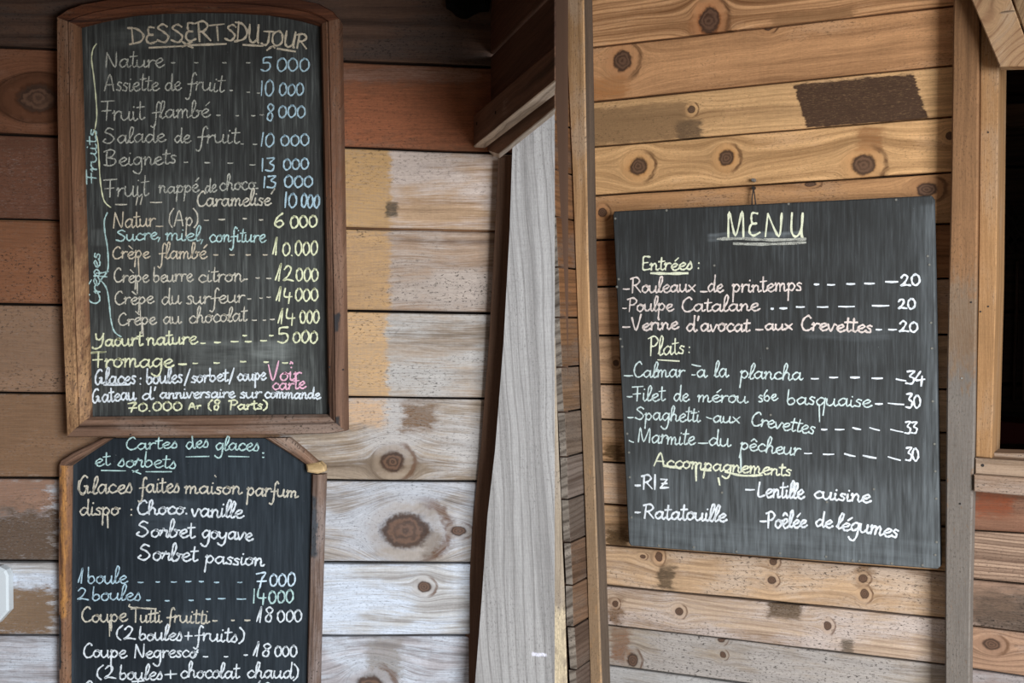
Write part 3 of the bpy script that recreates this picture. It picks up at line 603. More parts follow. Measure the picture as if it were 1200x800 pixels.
cp2 = LW.poly([(358.5, 544), (374.5, 541.5), (379.5, 546), (380.5, 552.5), (372, 555), (360, 553)], .03)
prism('corner_cap', cp2, .004, .0305, wood('corner_cap_timber', 'c2a070', '96723f', 244, ring=.2, specks=.2), LW, board2, B2, ch=.003)

# square menu board on the right wall
W3, W3b = .045, .018
q = [(719.5, 247.5), (1091, 229), (1093.5, 233), (1097, 400), (1101.5, 664), (1098, 666.5), (930, 654.5), (739, 639.5), (736.5, 636), (729, 480), (718, 252)]
pq = RW.poly(q, W3)
B3 = base_of(pq, W3b)
board3 = thing('chalkboard', 'square frameless dark menu board with nails around its edges on the right plank wall', 'chalkboard', RW, B3)
S3 = [PT(RW, 838, 272, 946, 284, '')[:4]+(.6, .006, True), PT(RW, 1010, 235, 1100, 420, '')[:4]+(.08, .03, False), PT(RW, 735, 560, 1105, 665, '')[:4]+(.34, .09, False), PT(RW, 725, 430, 1108, 665, '')[:4]+(.16, .12, False), PT(RW, 950, 384, 1050, 396, '')[:4]+(.2, .01, True),
      PT(RW, 1085, 240, 1110, 665, '')[:4]+(.3, .01, False), PT(RW, 730, 628, 1110, 668, '')[:4]+(.22, .012, True)]
prism('panel', pq, W3b, W3, slate('menu_board_slate', '2a2826', '868a8c', 9.0, S3, .5), RW, board3, B3, ch=.0025)
M_rust = plain('dull_nail_head', '7d786f', .6, .4)
for (x, y) in ((721, 256), (781, 246.5), (924, 239), (1050, 234), (1087, 300), (1089, 310), (725, 327), (723, 336), (727, 397), (729, 406), (735, 508), (737, 530), (738, 559), (740, 606), (1091, 378), (1092, 408), (1093, 470), (1095, 520), (1096, 552), (1097, 584), (1097.5, 635), (1096, 650), (1081, 662), (1045, 660), (1007, 657), (999, 656.5), (968, 652), (914, 648), (863, 646), (813, 641), (772, 639), (837, 311), (899, 408), (903, 486), (846, 577), (1024, 573), (969, 588)):
    add_nail(RW, x, y, W3, board3, B3, M_rust, 1.7)
# nail and wire loop it hangs from
hk = thing('hanging_wire', 'black wire loop over a nail above the square menu board', 'wire', RW, RW.at(883, 216, .01)+(.001,))
hb = RW.at(883, 216, .01)+(.001,)
V, Fc = disc_mesh(RW.at(883, 211, .006), .0045, .0, .012); put('nail', V, Fc, plain('grey_nail_head', '6f6a66', .4, .5), RW, hk, hb)
for s in (-1, 1):
    a = RW.at(883, 219, .012); b2 = RW.at(883+s*2.6, 244, .016)
    V, Fc = tube_mesh([(a[0], a[1], .012), ((a[0]+b2[0])/2+s*.0006, (a[1]+b2[1])/2, .014), (b2[0], b2[1], .012)], .0013); put('wire', V, Fc, M_nail, RW, hk, hb)
V, Fc = disc_mesh(RW.at(883, 220, .012), .004, .006, .018); put('knot', V, Fc, M_nail, RW, hk, hb)

# ------------------------------------------------------------------ chalk handwriting: a one-line script hand, x-height = 100
GL = {
'a': (98, '74,82 42,100 8,52 32,2 66,38 76,98', '76,98 75,28 86,0 106,22'),
'b': (82, '14,205 12,100 14,25 38,0 70,38 56,88 28,84 14,55'),
'B2': (88, '0,20 36,120 42,190 26,212 14,150 14,25 38,0 70,40 60,92 50,78 92,84'),
'c': (76, '70,78 42,100 8,50 36,0 82,24'),
'd': (100, '72,82 40,98 8,48 32,2 66,38 76,90', '78,208 76,90 77,25 90,0 108,20'),
'e': (78, '6,38 46,54 66,82 44,100 10,58 28,4 54,0 84,26'),
'f': (66, '70,176 54,200 38,160 36,40 32,-70 16,-108 -4,-92', '2,66 70,76'),
'F2': (60, '6,20 40,130 46,190 32,205 26,150 26,-40 20,-95 30,-100 34,-20 60,20'),
'g': (88, '72,82 40,100 8,52 32,4 64,38 74,98', '74,98 74,-50 52,-112 16,-96 4,-76'),
'h': (92, '0,18 36,125 42,196 26,214 14,150 14,0', '14,50 40,98 64,78 64,22 76,0 98,20'),
'i': (42, '12,98 12,24 26,0 46,20', '16,150 20,146'),
'l': (44, '0,18 34,120 42,196 26,214 12,150 12,26 26,0 48,20'),
'm': (122, '0,78 14,100 14,0', '14,50 36,98 52,76 52,0', '52,50 76,98 92,76 92,22 102,0 126,20'),
'n': (86, '0,78 14,100 14,0', '14,50 40,98 60,76 60,22 72,0 92,20'),
'o': (80, '46,98 12,74 10,24 40,0 68,40 54,92 34,94 58,80 84,88'),
'p': (82, '2,80 14,100 12,0 10,-125', '12,60 42,100 70,56 44,4 14,24'),
'q': (88, '72,82 40,100 8,52 32,4 64,38 76,96', '76,98 74,-120'),
'r': (64, '2,76 16,100 14,0', '14,48 34,88 52,96 66,88'),
'R2': (70, '0,20 22,100 26,112 34,84 58,86 52,30 62,2 80,20'),
's': (60, '54,88 30,100 14,76 44,42 40,4 4,12'),
'S2': (64, '0,16 34,100 36,104 52,40 38,0 6,8'),
't': (54, '24,182 22,30 36,0 60,20', '-4,122 56,130'),
'u': (92, '4,98 6,30 30,2 60,38 66,98', '66,98 66,26 78,0 98,20'),
'v': (76, '2,96 28,2 58,92 66,96 80,84'),
'x': (76, '4,96 70,2', '70,98 4,2'),
'y': (84, '4,98 8,40 32,8 60,44 68,98', '68,98 68,-50 46,-110 10,-92 2,-74'),
'z': (72, '6,94 60,96 44,62 64,44 44,4 10,6', '20,50 76,54'),
'k': (76, '12,205 12,0', '64,96 14,44 70,0'),
'A': (120, '4,0 52,190 96,0', '22,70 92,72'),
'B': (120, '24,190 18,100 24,8', '-4,176 50,200 86,170 60,112 26,100 88,80 92,30 50,0 0,14'),
'C': (100, '84,168 60,200 20,150 10,70 34,8 70,4 104,36'),
'G': (120, '76,176 50,200 14,140 6,50 28,-4 56,14 72,76', '50,82 78,84 82,10 106,20'),
'D': (120, '24,190 26,10', '-6,184 60,170 108,100 84,30 0,4'),
'E': (90, '76,188 40,196 30,150 36,110 64,104', '64,104 24,96 10,40 36,2 84,22'),
'E0': (90, '84,180 24,184 20,100 26,6 90,14', '22,98 66,104'),
'F': (96, '-4,186 100,192', '48,188 46,0', '6,92 78,98'),
'J': (90, '10,188 96,196', '58,192 60,40 36,0 0,20'),
'L': (90, '14,196 16,6 84,20'),
'M': (140, '10,0 14,190 64,10 112,190 124,0'),
'N': (116, '10,0 14,190', '14,190 88,4 94,196'),
'O': (110, '60,190 14,150 12,50 50,2 96,50 92,150 60,190'),
'P': (96, '26,190 22,0', '-4,176 56,198 92,150 62,98 24,98'),
'R': (112, '24,190 20,0', '-2,178 60,198 92,150 58,100 22,96', '44,98 104,4'),
'S': (104, '88,168 56,196 18,160 60,110 88,60 56,4 2,30'),
'S3': (116, '84,180 44,200 16,150 62,116 92,60 50,2 0,30 20,60'),
'T': (100, '-4,184 104,194', '50,190 48,2'),
'U': (110, '10,192 14,50 48,2 86,50 92,190', '92,190 94,20 104,0'),
'V': (100, '0,190 44,2 86,230'),
'V2': (100, '4,180 30,0 60,160 70,180'),
'Y': (110, '12,190 22,120 50,100 80,140 90,192', '90,192 84,40 50,-20 4,-30 -14,-4'),
'I': (40, '18,186 18,0'),
'Z': (90, '10,176 70,172', '70,172 8,14', '8,14 86,20', '20,96 70,100'),
'0': (90, '48,170 14,130 16,40 46,0 80,50 76,130 48,170 30,160'),
'1': (64, '6,10 34,170 38,180 34,0'),
'1b': (40, '16,180 18,0'),
'2': (94, '10,130 36,172 66,140 44,60 8,8 40,20 94,6'),
'3': (86, '10,168 74,172 38,108 76,70 60,6 4,14'),
'4': (94, '50,180 6,60 90,66', '66,110 60,-30'),
'4b': (90, '14,180 14,70 84,66', '62,120 62,-24'),
'5': (90, '80,176 22,172 16,104', '16,104 66,104 76,40 44,0 4,20'),
'6': (88, '64,176 26,120 12,40 44,0 74,40 54,86 18,60'),
'7': (90, '6,160 76,176 50,100 36,-10', '14,70 84,74'),
'8': (90, '74,150 46,176 20,140 66,60 52,2 20,20 26,70 70,120 74,150'),
'.': (36, '14,4 20,0'), ',': (36, '20,16 6,-44'), ':': (46, '18,80 22,76', '18,8 22,4'), "'": (36, '20,196 12,140'),
'-': (66, '4,56 60,60'), '+': (96, '46,130 46,10', '4,70 92,72'), '/': (64, '4,-14 56,180'), '"': (70, '24,150 10,20', '60,160 44,26'),
'(': (60, '52,196 16,130 14,40 44,-14'), ')': (60, '4,196 44,130 44,30 10,-24'), ' ': (60,),
}
ACC = {'é': ('e', '44,140 76,186'), 'è': ('e', '16,186 54,140'), 'ê': ('e', '14,136 40,168 66,136'), 'ä': ('a', '10,160 84,148'), 'î': ('i',)}
ALT = {'b': 'B2', 'r': 'R2', 's': 'S2', 'E': 'E0'}
def pts_of(s): return [tuple(float(c) for c in q.split(',')) for q in s.split()]
def glyph(ch, alt):
    if ch in ACC:
        g = GL[ACC[ch][0]]; return g[0], [pts_of(s) for s in g[1:]]+[pts_of(s) for s in ACC[ch][1:]]
    k = ALT.get(ch) if ch in alt else None
    if ch in '14VS' and ('#'+ch) in alt: k = {'1': '1b', '4': '4b', 'V': 'V2', 'S': 'S3'}[ch]
    g = GL[k or ch]; return g[0], [pts_of(s) for s in g[1:]]
def spline(P, n=5):
    if len(P) < 3: return [P[0], tuple((a+b)/2 for a, b in zip(P[0], P[-1])), P[-1]]
    out = []
    for i in range(len(P)-1):
        p0, p1, p2, p3 = P[max(i-1, 0)], P[i], P[i+1], P[min(i+2, len(P)-1)]
        for k in range(n):
            t = k/n
            out.append(tuple(.5*(2*b+(c-a)*t+(2*a-5*b+4*c-d)*t*t+(-a+3*b-3*c+d)*t**3) for a, b, c, d in zip(p0, p1, p2, p3)))
    return out+[P[-1]]
RT = random.Random(11)
def words_px(text, x0, y0, x1, y1, xh, alt='', slant=.06, jit=.05):
    """strokes in picture pixels for a word written from (x0,y0) to (x1,y1) on its baseline"""
    gs = [glyph(c, alt) for c in text]; tot = sum(g[0] for g in gs)+8
    dx, dy = x1-x0, y1-y0; L = math.hypot(dx, dy); ex = (dx/L, dy/L); ey = (ex[1], -ex[0])
    kx, ky = L/tot, xh*.95/100; out = []; pen = 0
    for adv, strokes in gs:
        jy, js, jr = RT.gauss(0, jit)*xh*.6, 1+RT.gauss(0, jit), RT.gauss(0, jit*.5)
        for st in strokes:
            q = []
            for (x, y) in spline(st):
                X = (pen+x)*kx+(y*ky)*(slant+jr); Y = y*ky*js+jy
                q.append((x0+ex[0]*X+ey[0]*Y, y0+ex[1]*X+ey[1]*Y))
            out.append(q)
        pen += adv
    return out
def ribbon(strokes, lw, frame, wsurf, rnd):
    V, Fc = [], []
    for si, q in enumerate(strokes):
        P = [Vector(frame.at(x, y, wsurf)) for x, y in q]
        h0 = lw*.445*frame_scale(frame, q[0][0]); n = len(P)
        ph = rnd.uniform(0, 9); z = wsurf+.0005+si*2e-6
        for i, p in enumerate(P):
            a, b = P[max(i-1, 0)], P[min(i+1, n-1)]; d = b-a
            if d.length < 1e-9: d = Vector((1, 0))
            d.normalize(); nn = Vector((-d.y, d.x))
            h = h0*(.95+.22*math.sin(ph+i*1.3)+rnd.uniform(-.14, .14))
            if i in (0, n-1): h *= .75; p = p+d*(h0*.6*(1 if i else -1))
            l, r = p+nn*h, p-nn*h
            V += [(l.x, l.y, z), (r.x, r.y, z)]
        o = len(V)-2*n
        Fc += [(o+2*i+1, o+2*i+3, o+2*i+2, o+2*i) for i in range(n-1)]
    return V, Fc
CH = {'tan': chalk('chalk_tan', 'd6c5ad', .72), 'grey': chalk('chalk_grey', 'c9c5b8', .55), 'beige': chalk('chalk_beige', 'd6ccba', .68), 'blue': chalk('chalk_blue', 'b9d2de', .74), 'cyan': chalk('chalk_cyan', 'c0dcd8', .7),
      'yellow': chalk('chalk_yellow', 'e6e4bd', .82), 'white': chalk('chalk_white', 'e2e6ea', .82), 'pink': chalk('chalk_pink', 'ee b4c8'.replace(' ', ''), .85), 'rose': chalk('chalk_rose', 'f0dcd2', .85), 'mint': chalk('chalk_mint', 'deeae5', .85), 'pale': chalk('chalk_pale_blue', 'd8e8f4', .8), 'cream': chalk('chalk_cream', 'f2efd0', .9), 'bright': chalk('chalk_bright_white', 'f4f4f6', .92)}
def line(board, frame, base, wsurf, col, items, lw=1.9, dashes=(), extra=(), alt='', label=None, name='chalk_stroke'):
    def mk(nm, strokes, stuff=False):
        V, Fc = ribbon(strokes, lw, frame, wsurf, RT)
        o = put(nm, V, Fc, CH[col], frame, board, base)
        if label: o['label'] = label
        if stuff: o['kind'] = 'stuff'
    for it in items:
        o = it[6] if len(it) > 6 else {}
        mk('chalk_word', words_px(*it[:6], alt=o.get('alt', alt), slant=o.get('slant', .06), jit=o.get('jit', .05)), True)
    st = []
    for d in dashes:
        x, y, l = d[:3]; k = d[3] if len(d) > 3 else 0
        st.append([(x-l/2, y-k/2), (x, y+.3), (x+l/2, y+k/2)])
    if st: mk('chalk_dashes', st, True)
    for e in extra: mk(name, [spline(list(e), 6)])
A = lambda col, items, **k: line(board1, LW, BB, BW, col, items, **k)
ds = lambda xs, y, l=5: [(x, y, l) for x in xs]
# arched dessert board
A('tan', [('DESSERT', 152, 52, 265, 47, 11, {'slant': -.05, 'alt': ''}), ('S', 263, 48, 278, 48, 10.5), ('DU', 275, 49, 305, 50, 12.5), ('JOUR', 306, 52.5, 361, 57.5, 9.3)], lw=2.7,
  extra=[[(175, 56), (215, 54)], [(223, 53), (265, 51.5)], [(214, 49), (219, 52.5), (226, 56)], [(225, 49), (214, 55)], [(285, 52.5), (308, 54)], [(313, 59), (319, 54.5), (322, 56)], [(325, 57), (346, 60.5)]], label='tan chalk title')
A('grey', [('Nature', 123, 79.5, 193, 78, 10.2)], dashes=ds((203, 230, 263, 291), 73.5, 4))
A('blue', [('5', 305, 83.5, 319, 83.5, 10.5), ('000', 323, 83, 364, 83.5, 9.6)], lw=2.1, label='blue chalk price')
A('grey', [('Assiette', 122, 106.5, 187, 106, 10.2), ('de', 193, 106.5, 213, 106, 10.2), ('fruit', 219, 105.5, 263, 108, 10.4)], dashes=[(271, 106, 3), (291, 108, 3), (303, 109, 3)])
A('blue', [('10', 304, 112, 322, 112, 10.5, {'alt': '#1'}), ('000', 326, 112, 357, 112, 8.6)], lw=2.1, label='blue chalk price')
A('grey', [('Fruit', 118, 141.5, 170, 140.5, 11.2), ('flambé', 178, 139, 247, 137, 9.8, {'alt': 'br'})], dashes=[(256, 135, 4), (278, 135.5, 3), (297, 135.5, 4), (307, 134.5, 4)])
A('blue', [('8', 311, 141, 323, 141, 11.3), ('000', 325, 137.5, 359, 138, 8.4)], lw=2.1, label='blue chalk price')
A('grey', [('Salade', 121, 168, 195, 166, 10.2, {'alt': '#S'}), ('de', 204, 167, 224, 167, 9.8), ('fruit', 231, 167, 281, 168, 10.4)], dashes=[(284, 168.5, 3), (299, 169, 4)])
A('blue', [('10', 304, 171, 322, 172, 9.6, {'alt': '#1'}), ('000', 328, 171, 364, 170, 8)], lw=2.1, label='blue chalk price')
A('grey', [('Beignets', 122, 194.5, 208, 191.5, 9.4)], dashes=[(218, 190, 4), (243, 190.5, 6), (270, 191, 6), (296, 193, 6)])
A('blue', [('13', 305, 200.5, 323, 201, 9.2, {'alt': '#1'}), ('000', 331, 199, 363, 198, 7.4)], lw=2.2, label='blue chalk price')
A('grey', [('Fruit', 122, 231, 175, 229.5, 11.8), ('nappé', 186, 226.5, 234, 225, 8.6), ('de', 240, 225, 254, 225, 9), ('choco', 257, 223.5, 300, 221.5, 9.4)], dashes=[(301, 220.5, 2.5)])
A('blue', [('13', 307, 220, 325, 220, 8.4, {'alt': '#1'}), ('000', 332, 219.5, 368, 219, 8)], lw=2.3, label='blue chalk price')
A('beige', [('"', 158, 242, 170, 241, 7.5), ('Caramelise', 230, 242, 318, 240, 9.2, {'slant': .08})], dashes=[(142, 239.5, 13), (183, 237, 13)], extra=[[(318, 227), (322, 221)]], lw=2.1)
A('blue', [('10', 332, 243, 349, 243, 10, {'alt': '#1'}), ('000', 352, 243, 375, 243.5, 9)], lw=2.4, label='blue chalk price')
A('tan', [('Natur', 132, 267, 183, 265, 10)], dashes=[(187, 265, 8)], label='tan chalk words')
A('beige', [('(Ap)', 197, 265, 234, 264, 10.2)], dashes=[(242, 258, 5), (260, 257, 7), (287, 256, 4), (306, 257.5, 4)])
A('yellow', [('6', 320, 266, 335, 266, 10.2), ('000', 339, 267, 373, 266, 8.4)], lw=2.4, label='yellow chalk price')
A('cyan', [('Sucre,', 136, 283, 190, 279.5, 8.2), ('miel,', 194, 281.5, 241, 282, 8.6), ('confiture', 245, 283.5, 312, 283.5, 9.4)], label='turquoise chalk words')
A('tan', [('Crèpe', 131, 303, 176, 302, 8.2), ('flambé', 186, 303.5, 243, 302.5, 9, {'alt': 'br'})], dashes=ds((253, 272, 291, 311), 298.5, 5), extra=[[(162, 300), (163, 322)]], label='tan chalk words')
A('yellow', [('1', 319, 299, 328, 299, 11.2), ('0.', 330, 299.5, 345, 299.5, 9.4), ('000', 345, 299, 373, 299, 9.6)], lw=2.2, label='yellow chalk price')
A('beige', [('Crèpe', 133, 330.5, 175, 330, 8.4), ('beurre', 179, 330.5, 227, 329, 9), ('citron', 232, 330.5, 286, 330, 9.2)], dashes=[(288, 327, 4), (302, 325.5, 4), (315, 326, 5)], extra=[[(161, 330), (161, 344)]])
A('yellow', [('12', 322, 329, 345, 329.5, 11), ('000', 346, 329.5, 374, 329.5, 8.8)], lw=2.2, label='yellow chalk price')
A('beige', [('Crèpe', 134, 357, 181, 355.5, 8.2), ('du', 189, 357, 213, 356, 9.4), ('surfeur', 218, 356.5, 288, 354, 9.4)], dashes=[(292, 350, 4), (306, 349, 3), (315, 348, 4)], extra=[[(164, 355), (165, 376)]])
A('yellow', [('14', 323, 353, 343, 353, 9.8, {'alt': '#4'}), ('000', 345, 353, 374, 352, 9)], lw=2.2, label='yellow chalk price')
A('beige', [('Crèpe', 138, 381.5, 184, 379.5, 8.6), ('au', 191, 380, 213, 378.5, 8.6), ('chocolat', 221, 378.5, 290, 376, 9.2)], dashes=[(298, 375, 5), (310, 375, 3), (319, 374, 5)], extra=[[(167, 378), (168, 394)]])
A('yellow', [('14', 325, 379, 347, 379, 9.8, {'alt': '#4'}), ('000', 351, 379, 375, 378, 8.6)], lw=2.2, label='yellow chalk price')
A('yellow', [('Yaourt', 110, 406, 168, 404.5, 8.6), ('nature', 172, 404.5, 232, 402.5, 8.8)], dashes=[(238, 402, 5), (255, 401, 7), (275, 400, 8), (291, 400, 7), (309, 399, 7), (287, 393, 4), (318, 393, 4)], lw=2.4, label='yellow chalk words')
A('yellow', [('5', 325, 402, 341, 401, 11), ('000', 342, 401, 373, 402, 8.4)], lw=2.4, label='yellow chalk price')
A('yellow', [('Fromage', 108, 430.5, 204, 430, 10.2)], dashes=[(214, 426.5, 9), (229, 425.5, 5), (254, 425, 6), (285, 423.5, 6), (312, 424, 5), (334, 425, 6)], extra=[[(107, 413.5), (124, 412)]], lw=2.4, label='yellow chalk words')
A('white', [('Glaces', 111, 450, 160, 449.5, 9), (':', 162, 450, 169, 450, 9), ('boules', 171, 449.5, 215, 448, 9), ('/', 216, 450, 223, 450, 10), ('sorbet', 224, 448, 268, 446, 8), ('/', 268, 448, 277, 447, 10), ('coupe', 278, 446, 312, 444.5, 8)], extra=[[(122, 451), (152, 450.5)]], lw=2.4, alt='S')
A('pink', [('Voir', 314, 446, 354, 445, 10), ('carte', 319, 456.5, 359, 455, 7.8)], lw=2.1, label='pink chalk words', extra=[[(340, 426), (341.5, 424), (343, 426)]])
A('white', [('Gateau', 108, 472, 160, 468, 9), ("d'", 166, 468.5, 185, 467.5, 8), ('anniversaire', 187, 467, 276, 465.5, 6.8), ('sur', 281, 466, 307, 466, 7), ('commande', 310, 466, 376, 467, 7)], lw=2.3)
A('yellow', [('70.000', 149, 482, 215, 480.5, 6), ('Ar', 221, 479.5, 236, 478.5, 4), ('(8', 243, 480, 259, 480, 7.2), ('Parts)', 268, 480, 315, 479, 6)], lw=2.3, label='yellow chalk words')
A('cyan', [('Fruits', 113, 216, 113, 150, 7.2)], lw=1.9, label='turquoise upright chalk word')
A('cyan', [('Crèpes', 117, 357, 117, 295, 6.8)], lw=1.9, label='turquoise upright chalk word', extra=[[(113, 320), (120, 319.5), (127, 318)]])
A('yellow', [], extra=[[(113, 51.5), (109, 58), (107.5, 70), (110, 90), (112.5, 115), (113.5, 135), (111.5, 151)], [(110, 152), (114.5, 165), (116, 185), (117.5, 210), (120.5, 230), (124, 238), (130, 243)]], lw=1.7, label='yellow chalk brace', name='chalk_brace')
A('cyan', [], extra=[[(126, 249), (122.5, 258), (123, 272), (126, 290), (127, 310), (125, 319), (118, 328)], [(118, 328), (125, 338), (128, 355), (130, 374), (134, 388), (142, 394.5)]], lw=1.9, label='turquoise chalk brace', name='chalk_brace')

# ice-cream board
Bq = lambda col, items, **k: line(board2, LW, B2, W2, col, items, **k)
Bq('cyan', [('Cartes', 147, 527, 210, 524.5, 7.6, {'alt': 's'}), ('des', 218, 526, 246, 523, 8.6, {'alt': 's'}), ('glaces', 252, 527, 305, 528, 8.6, {'alt': 's'})], extra=[[(218, 535), (245, 534.5)], [(268, 534.5), (292, 535)]], dashes=[(308.5, 530.5, 1.5), (308.5, 535.5, 1.5)], label='turquoise chalk words')
Bq('cyan', [('et', 111, 546, 130, 545, 8.8), ('sorbets', 138, 546.5, 208, 548.5, 8.8, {'alt': 'rs'})], extra=[[(119, 551), (147, 551.5)], [(171, 552.5), (201, 552.5)], [(155, 551), (165, 555)], [(162, 550.5), (156, 553)]], label='turquoise chalk words')
Bq('beige', [('Glaces', 92, 579, 157, 576.5, 10.8, {'alt': 's'}), ('faites', 163, 577.5, 212, 576.5, 9.6, {'alt': 's'}), ('maison', 216, 578, 284, 578.5, 8.6), ('parfum', 289, 580, 350, 582.5, 8.8)], lw=2.3, extra=[[(93, 563), (92, 573), (98, 579.5)], [(252, 557), (253, 558.5)]])
Bq('beige', [('dispo', 93, 603.5, 141, 603, 9.2), (':', 151, 604, 159, 604, 9.5)], lw=2.2, extra=[[(126, 600), (126.5, 618)]])
Bq('white', [('Choco.', 160, 602.5, 222, 602, 8.8), ('vanille', 224, 604.5, 286, 606.5, 9.4)], lw=2.5)
Bq('white', [('Sorbet', 160, 628.5, 229, 630, 9.6, {'alt': 'br#S'}), ('goyave', 236, 630, 297, 633, 9.2)], lw=2.4)
Bq('white', [('Sorbet', 162, 655.5, 232, 657.5, 10, {'alt': 'br#S'}), ('passion', 240, 659, 310, 663, 8.6)], lw=2.4)
Bq('blue', [('1', 91, 683, 100, 683, 9.4), ('boule', 102, 683.5, 150, 682.5, 9)], dashes=[(165, 682, 6), (185, 681.5, 4), (204, 681.5, 6), (221, 681, 6), (236, 681, 5), (254, 682, 5), (281, 682, 5)], label='blue chalk words')
Bq('pale', [('7', 299, 687, 314, 687, 10.5), ('000', 315, 686.5, 347, 686.5, 9)], lw=2.2)
Bq('blue', [('2', 90, 702.5, 105, 703, 9), ('boules', 107, 703.5, 167, 703, 8.8, {'alt': 's'})], dashes=[(174, 703, 4), (196, 703.5, 5), (224, 703, 5), (244, 701.5, 5), (260, 701, 8), (283, 701.5, 10)], label='blue chalk words')
Bq('cyan', [('14', 295, 706, 313, 706, 9.2, {'alt': '#1#4'}), ('000', 314, 706, 345, 706, 9)], lw=2.3, label='turquoise chalk price')
Bq('beige', [('Coupe', 95, 729, 150, 728, 9), ('Tutti', 154, 729, 190, 729, 9), ('fruitti', 195, 729, 246, 730, 9)], dashes=[(252, 727, 5), (273, 726.5, 3), (290, 726.5, 6)], extra=[[(152, 708), (153, 711), (170, 712.5), (183, 713)], [(128.5, 727), (128.5, 745)]], lw=2.2)
Bq('white', [('18', 300, 728.5, 322, 728.5, 9.4), ('000', 324, 728.5, 355, 728, 8.2)], lw=2.2)
Bq('white', [('(2', 135, 749, 160, 749, 8.8), ('boules', 162, 750, 215, 749.5, 8.8, {'alt': 's'}), ('+', 216, 750, 226, 750, 8), ('fruits)', 228, 750.5, 288, 752, 9, {'alt': 's'})], lw=2.3)
Bq('white', [('Coupe', 97, 770.5, 149, 770, 9), ('Negresco', 157, 770.5, 232, 770, 8.4)], dashes=[(241, 769, 5), (265, 769, 4), (288, 767, 4)], extra=[[(130, 768), (130.5, 787)], [(226, 771), (232, 761)]], lw=2.2)
Bq('white', [('18', 296, 768.5, 319, 769, 9.6), ('000', 321, 769, 349, 769, 7.8)], lw=2.3)
Bq('white', [('(2', 112, 795, 137, 795, 9), ('boules', 139, 796, 192, 796, 8.8, {'alt': 's'}), ('+', 193, 796, 209, 795, 8), ('chocolat', 211, 793.5, 281, 794.5, 9), ('chaud)', 289, 793.5, 351, 794.5, 9)], lw=2.2)
Bq('white', [('C', 96, 816, 110, 816, 9.5), ('T', 154, 816, 168, 816, 9.5), ('18', 298, 814, 320, 814, 8.5)], lw=2.2)

# square menu board
Cq = lambda col, items, **k: line(board3, RW, B3, W3, col, items, **k)
Cq('cream', [('M', 852, 278, 875, 277, 16.3, {'jit': 0}), ('E', 877, 277, 893, 275, 14.2, {'jit': 0}), ('N', 895, 277, 920, 277.5, 14.8, {'jit': 0}), ('U', 925, 277.5, 943, 277.5, 15.4, {'jit': 0})], lw=2.9, label='cream chalk title')
Cq('grey', [], lw=3.6, extra=[[(841, 280), (870, 279.5), (905, 281), (944, 280)], [(860, 285.5), (900, 286), (944, 284)]], name='chalk_underline')
Cq('cream', [('Entrées', 751, 316.5, 813, 315.5, 8.2, {'alt': 'Es'}), (':', 816, 315, 823, 315, 9)], lw=2.3, label='cream chalk words')
Cq('cream', [], lw=3.4, extra=[[(763, 320), (785, 320.5), (806, 320)]], label='cream chalk underline', name='chalk_underline')
C2 = 2.2
Cq('rose', [('Rouleaux', 739, 343, 816, 341.5, 9), ('de', 829, 342, 848, 342, 9.2), ('printemps', 858, 342.5, 941, 340, 9.2)], dashes=[(734, 338.5, 7), (825, 341.5, 8)], lw=C2, label='pinkish chalk words')
Cq('bright', [('20', 1055, 335.5, 1080, 334, 8.2)], dashes=[(957, 333, 5), (974, 333.5, 8), (997, 332.5, 9), (1019, 332, 11), (1045, 330, 14)], lw=2.6)
Cq('rose', [('Poulpe', 735, 365, 790, 363.5, 8.6), ('Catalane', 798, 365, 891, 364, 8.8)], dashes=[(732, 361, 4)], lw=C2, label='pinkish chalk words')
Cq('bright', [('20', 1052, 362, 1074, 361.5, 7)], dashes=[(905, 361.5, 2.5), (918, 361, 8), (938, 359.5, 9), (964, 359.5, 12), (992, 359, 18), (1032, 358, 19)], lw=2.6)
Cq('rose', [('Verine', 740, 387.5, 796, 385, 8.4), ("d'avocat", 804, 388, 879, 388.5, 9.2), ('aux', 896, 386.5, 930, 386, 7.4), ('Crevettes', 938, 386.5, 1023, 389.5, 8.8)], dashes=[(734, 383, 8), (890, 386, 8)], lw=2.5, label='pinkish chalk words')
Cq('bright', [('20', 1053, 389.5, 1077, 389, 7.2)], dashes=[(1030, 386, 6), (1046, 386, 9)], lw=2.5)
Cq('cream', [('Plats', 760, 417, 803, 414, 10.6, {'slant': .1}), (':', 805, 413, 812, 413, 9)], lw=2.0, extra=[[(771, 421.5), (796, 423)]], label='cream chalk words')
Cq('mint', [('Calmar', 742, 442, 803, 441.5, 8.6), ('a', 816, 441.5, 829, 441.5, 8.4), ('la', 837, 442, 854, 442, 9.6), ('plancha', 867, 443, 941, 445, 9)], dashes=[(736.5, 440, 10), (816, 428, 10, 2), (813, 439, 4)], lw=2.0, label='pale turquoise chalk words')
Cq('bright', [('34', 1061, 450, 1085, 449.5, 9)], dashes=[(955, 443.5, 8), (977, 442, 9), (1002, 442, 10), (1028, 443, 12), (1056, 445, 11, 2)], lw=2.6)
Cq('mint', [('Filet', 741, 470, 780, 469, 9.2), ('de', 789, 469.5, 808, 469.5, 9.4), ('mérou', 817, 470.5, 877, 471.5, 8.2), ('s6e', 889, 471.5, 912, 468, 7.8), ('basquaise', 921, 473.5, 1022, 477, 9)], dashes=[(738, 464.5, 6)], lw=2.0, label='pale turquoise chalk words', extra=[[(960, 474), (960.5, 494)]])
Cq('bright', [('30', 1061, 478, 1080, 477.5, 9.4)], dashes=[(1030, 473, 8), (1050, 473, 18, 1.5)], lw=2.4)
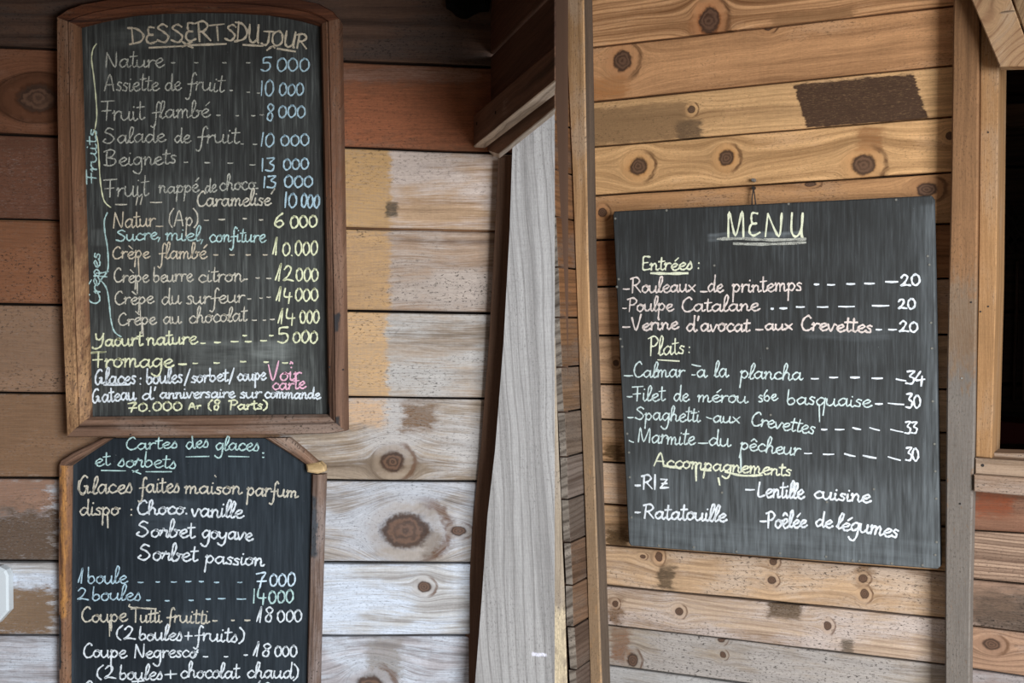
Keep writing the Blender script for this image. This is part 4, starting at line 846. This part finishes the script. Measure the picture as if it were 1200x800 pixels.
Cq('mint', [('Spaghetti', 744, 491.5, 821, 494, 8.8), ('aux', 835, 495, 868, 495.5, 8), ('Crevettes', 879, 497.5, 955, 509, 8.8)], dashes=[(739, 489, 6), (831, 489.5, 6, 2)], lw=2.0, label='pale turquoise chalk words')
Cq('bright', [('33', 1060, 508, 1076, 507, 8)], dashes=[(966, 503, 6), (984, 503, 10), (1004, 502, 9, 2), (1025, 502.5, 11, 3), (1051, 504.5, 14, 3)], lw=2.4)
Cq('mint', [('Marmite', 747, 518, 815, 521.5, 9.6), ('du', 830, 522, 857, 522.5, 9.4), ('pêcheur', 867, 526, 938, 534, 8.8)], dashes=[(740, 517, 5, 2), (824, 519, 11)], lw=2.0, label='pale turquoise chalk words', extra=[[(868, 528), (868.5, 553)]])
Cq('bright', [('30', 1061, 540, 1078, 539, 9.2)], dashes=[(947, 531, 8), (971, 532, 12), (996, 533, 12, 3), (1019, 535, 15, 3), (1048, 537, 14, 4)], lw=2.4)
Cq('cream', [('Accompagnements', 766, 546, 928, 557.5, 8.2)], lw=2.3, label='cream chalk words')
Cq('cream', [], lw=3.0, extra=[[(778, 545.5), (788, 547), (798, 548.5)], [(822, 550), (833, 551)], [(850, 552.5), (870, 557), (893, 556.5)], [(815.5, 545), (816, 563)], [(842, 560), (843.5, 568)]], label='cream chalk underline', name='chalk_underline')
Cq('bright', [('RI', 752, 573.5, 771, 573, 9), ('Z', 773, 572.5, 785, 572.5, 6.4)], dashes=[(747.5, 568.5, 6)], lw=2.7)
Cq('bright', [('Lentille', 887, 581.5, 943, 584, 9.4), ('cuisine', 953, 583.5, 1021, 589, 8.6)], dashes=[(879, 573.5, 10)], lw=2.7)
Cq('bright', [('Ratatouille', 753, 607, 852, 611, 9.4)], dashes=[(747.5, 600, 6)], lw=2.7)
Cq('bright', [('Poêlée', 898, 618.5, 946, 617.5, 9.6), ('de', 955, 616.5, 976, 618, 9), ('légumes', 980, 619, 1053, 630, 9.6)], dashes=[(894.5, 610.5, 7)], lw=2.7)
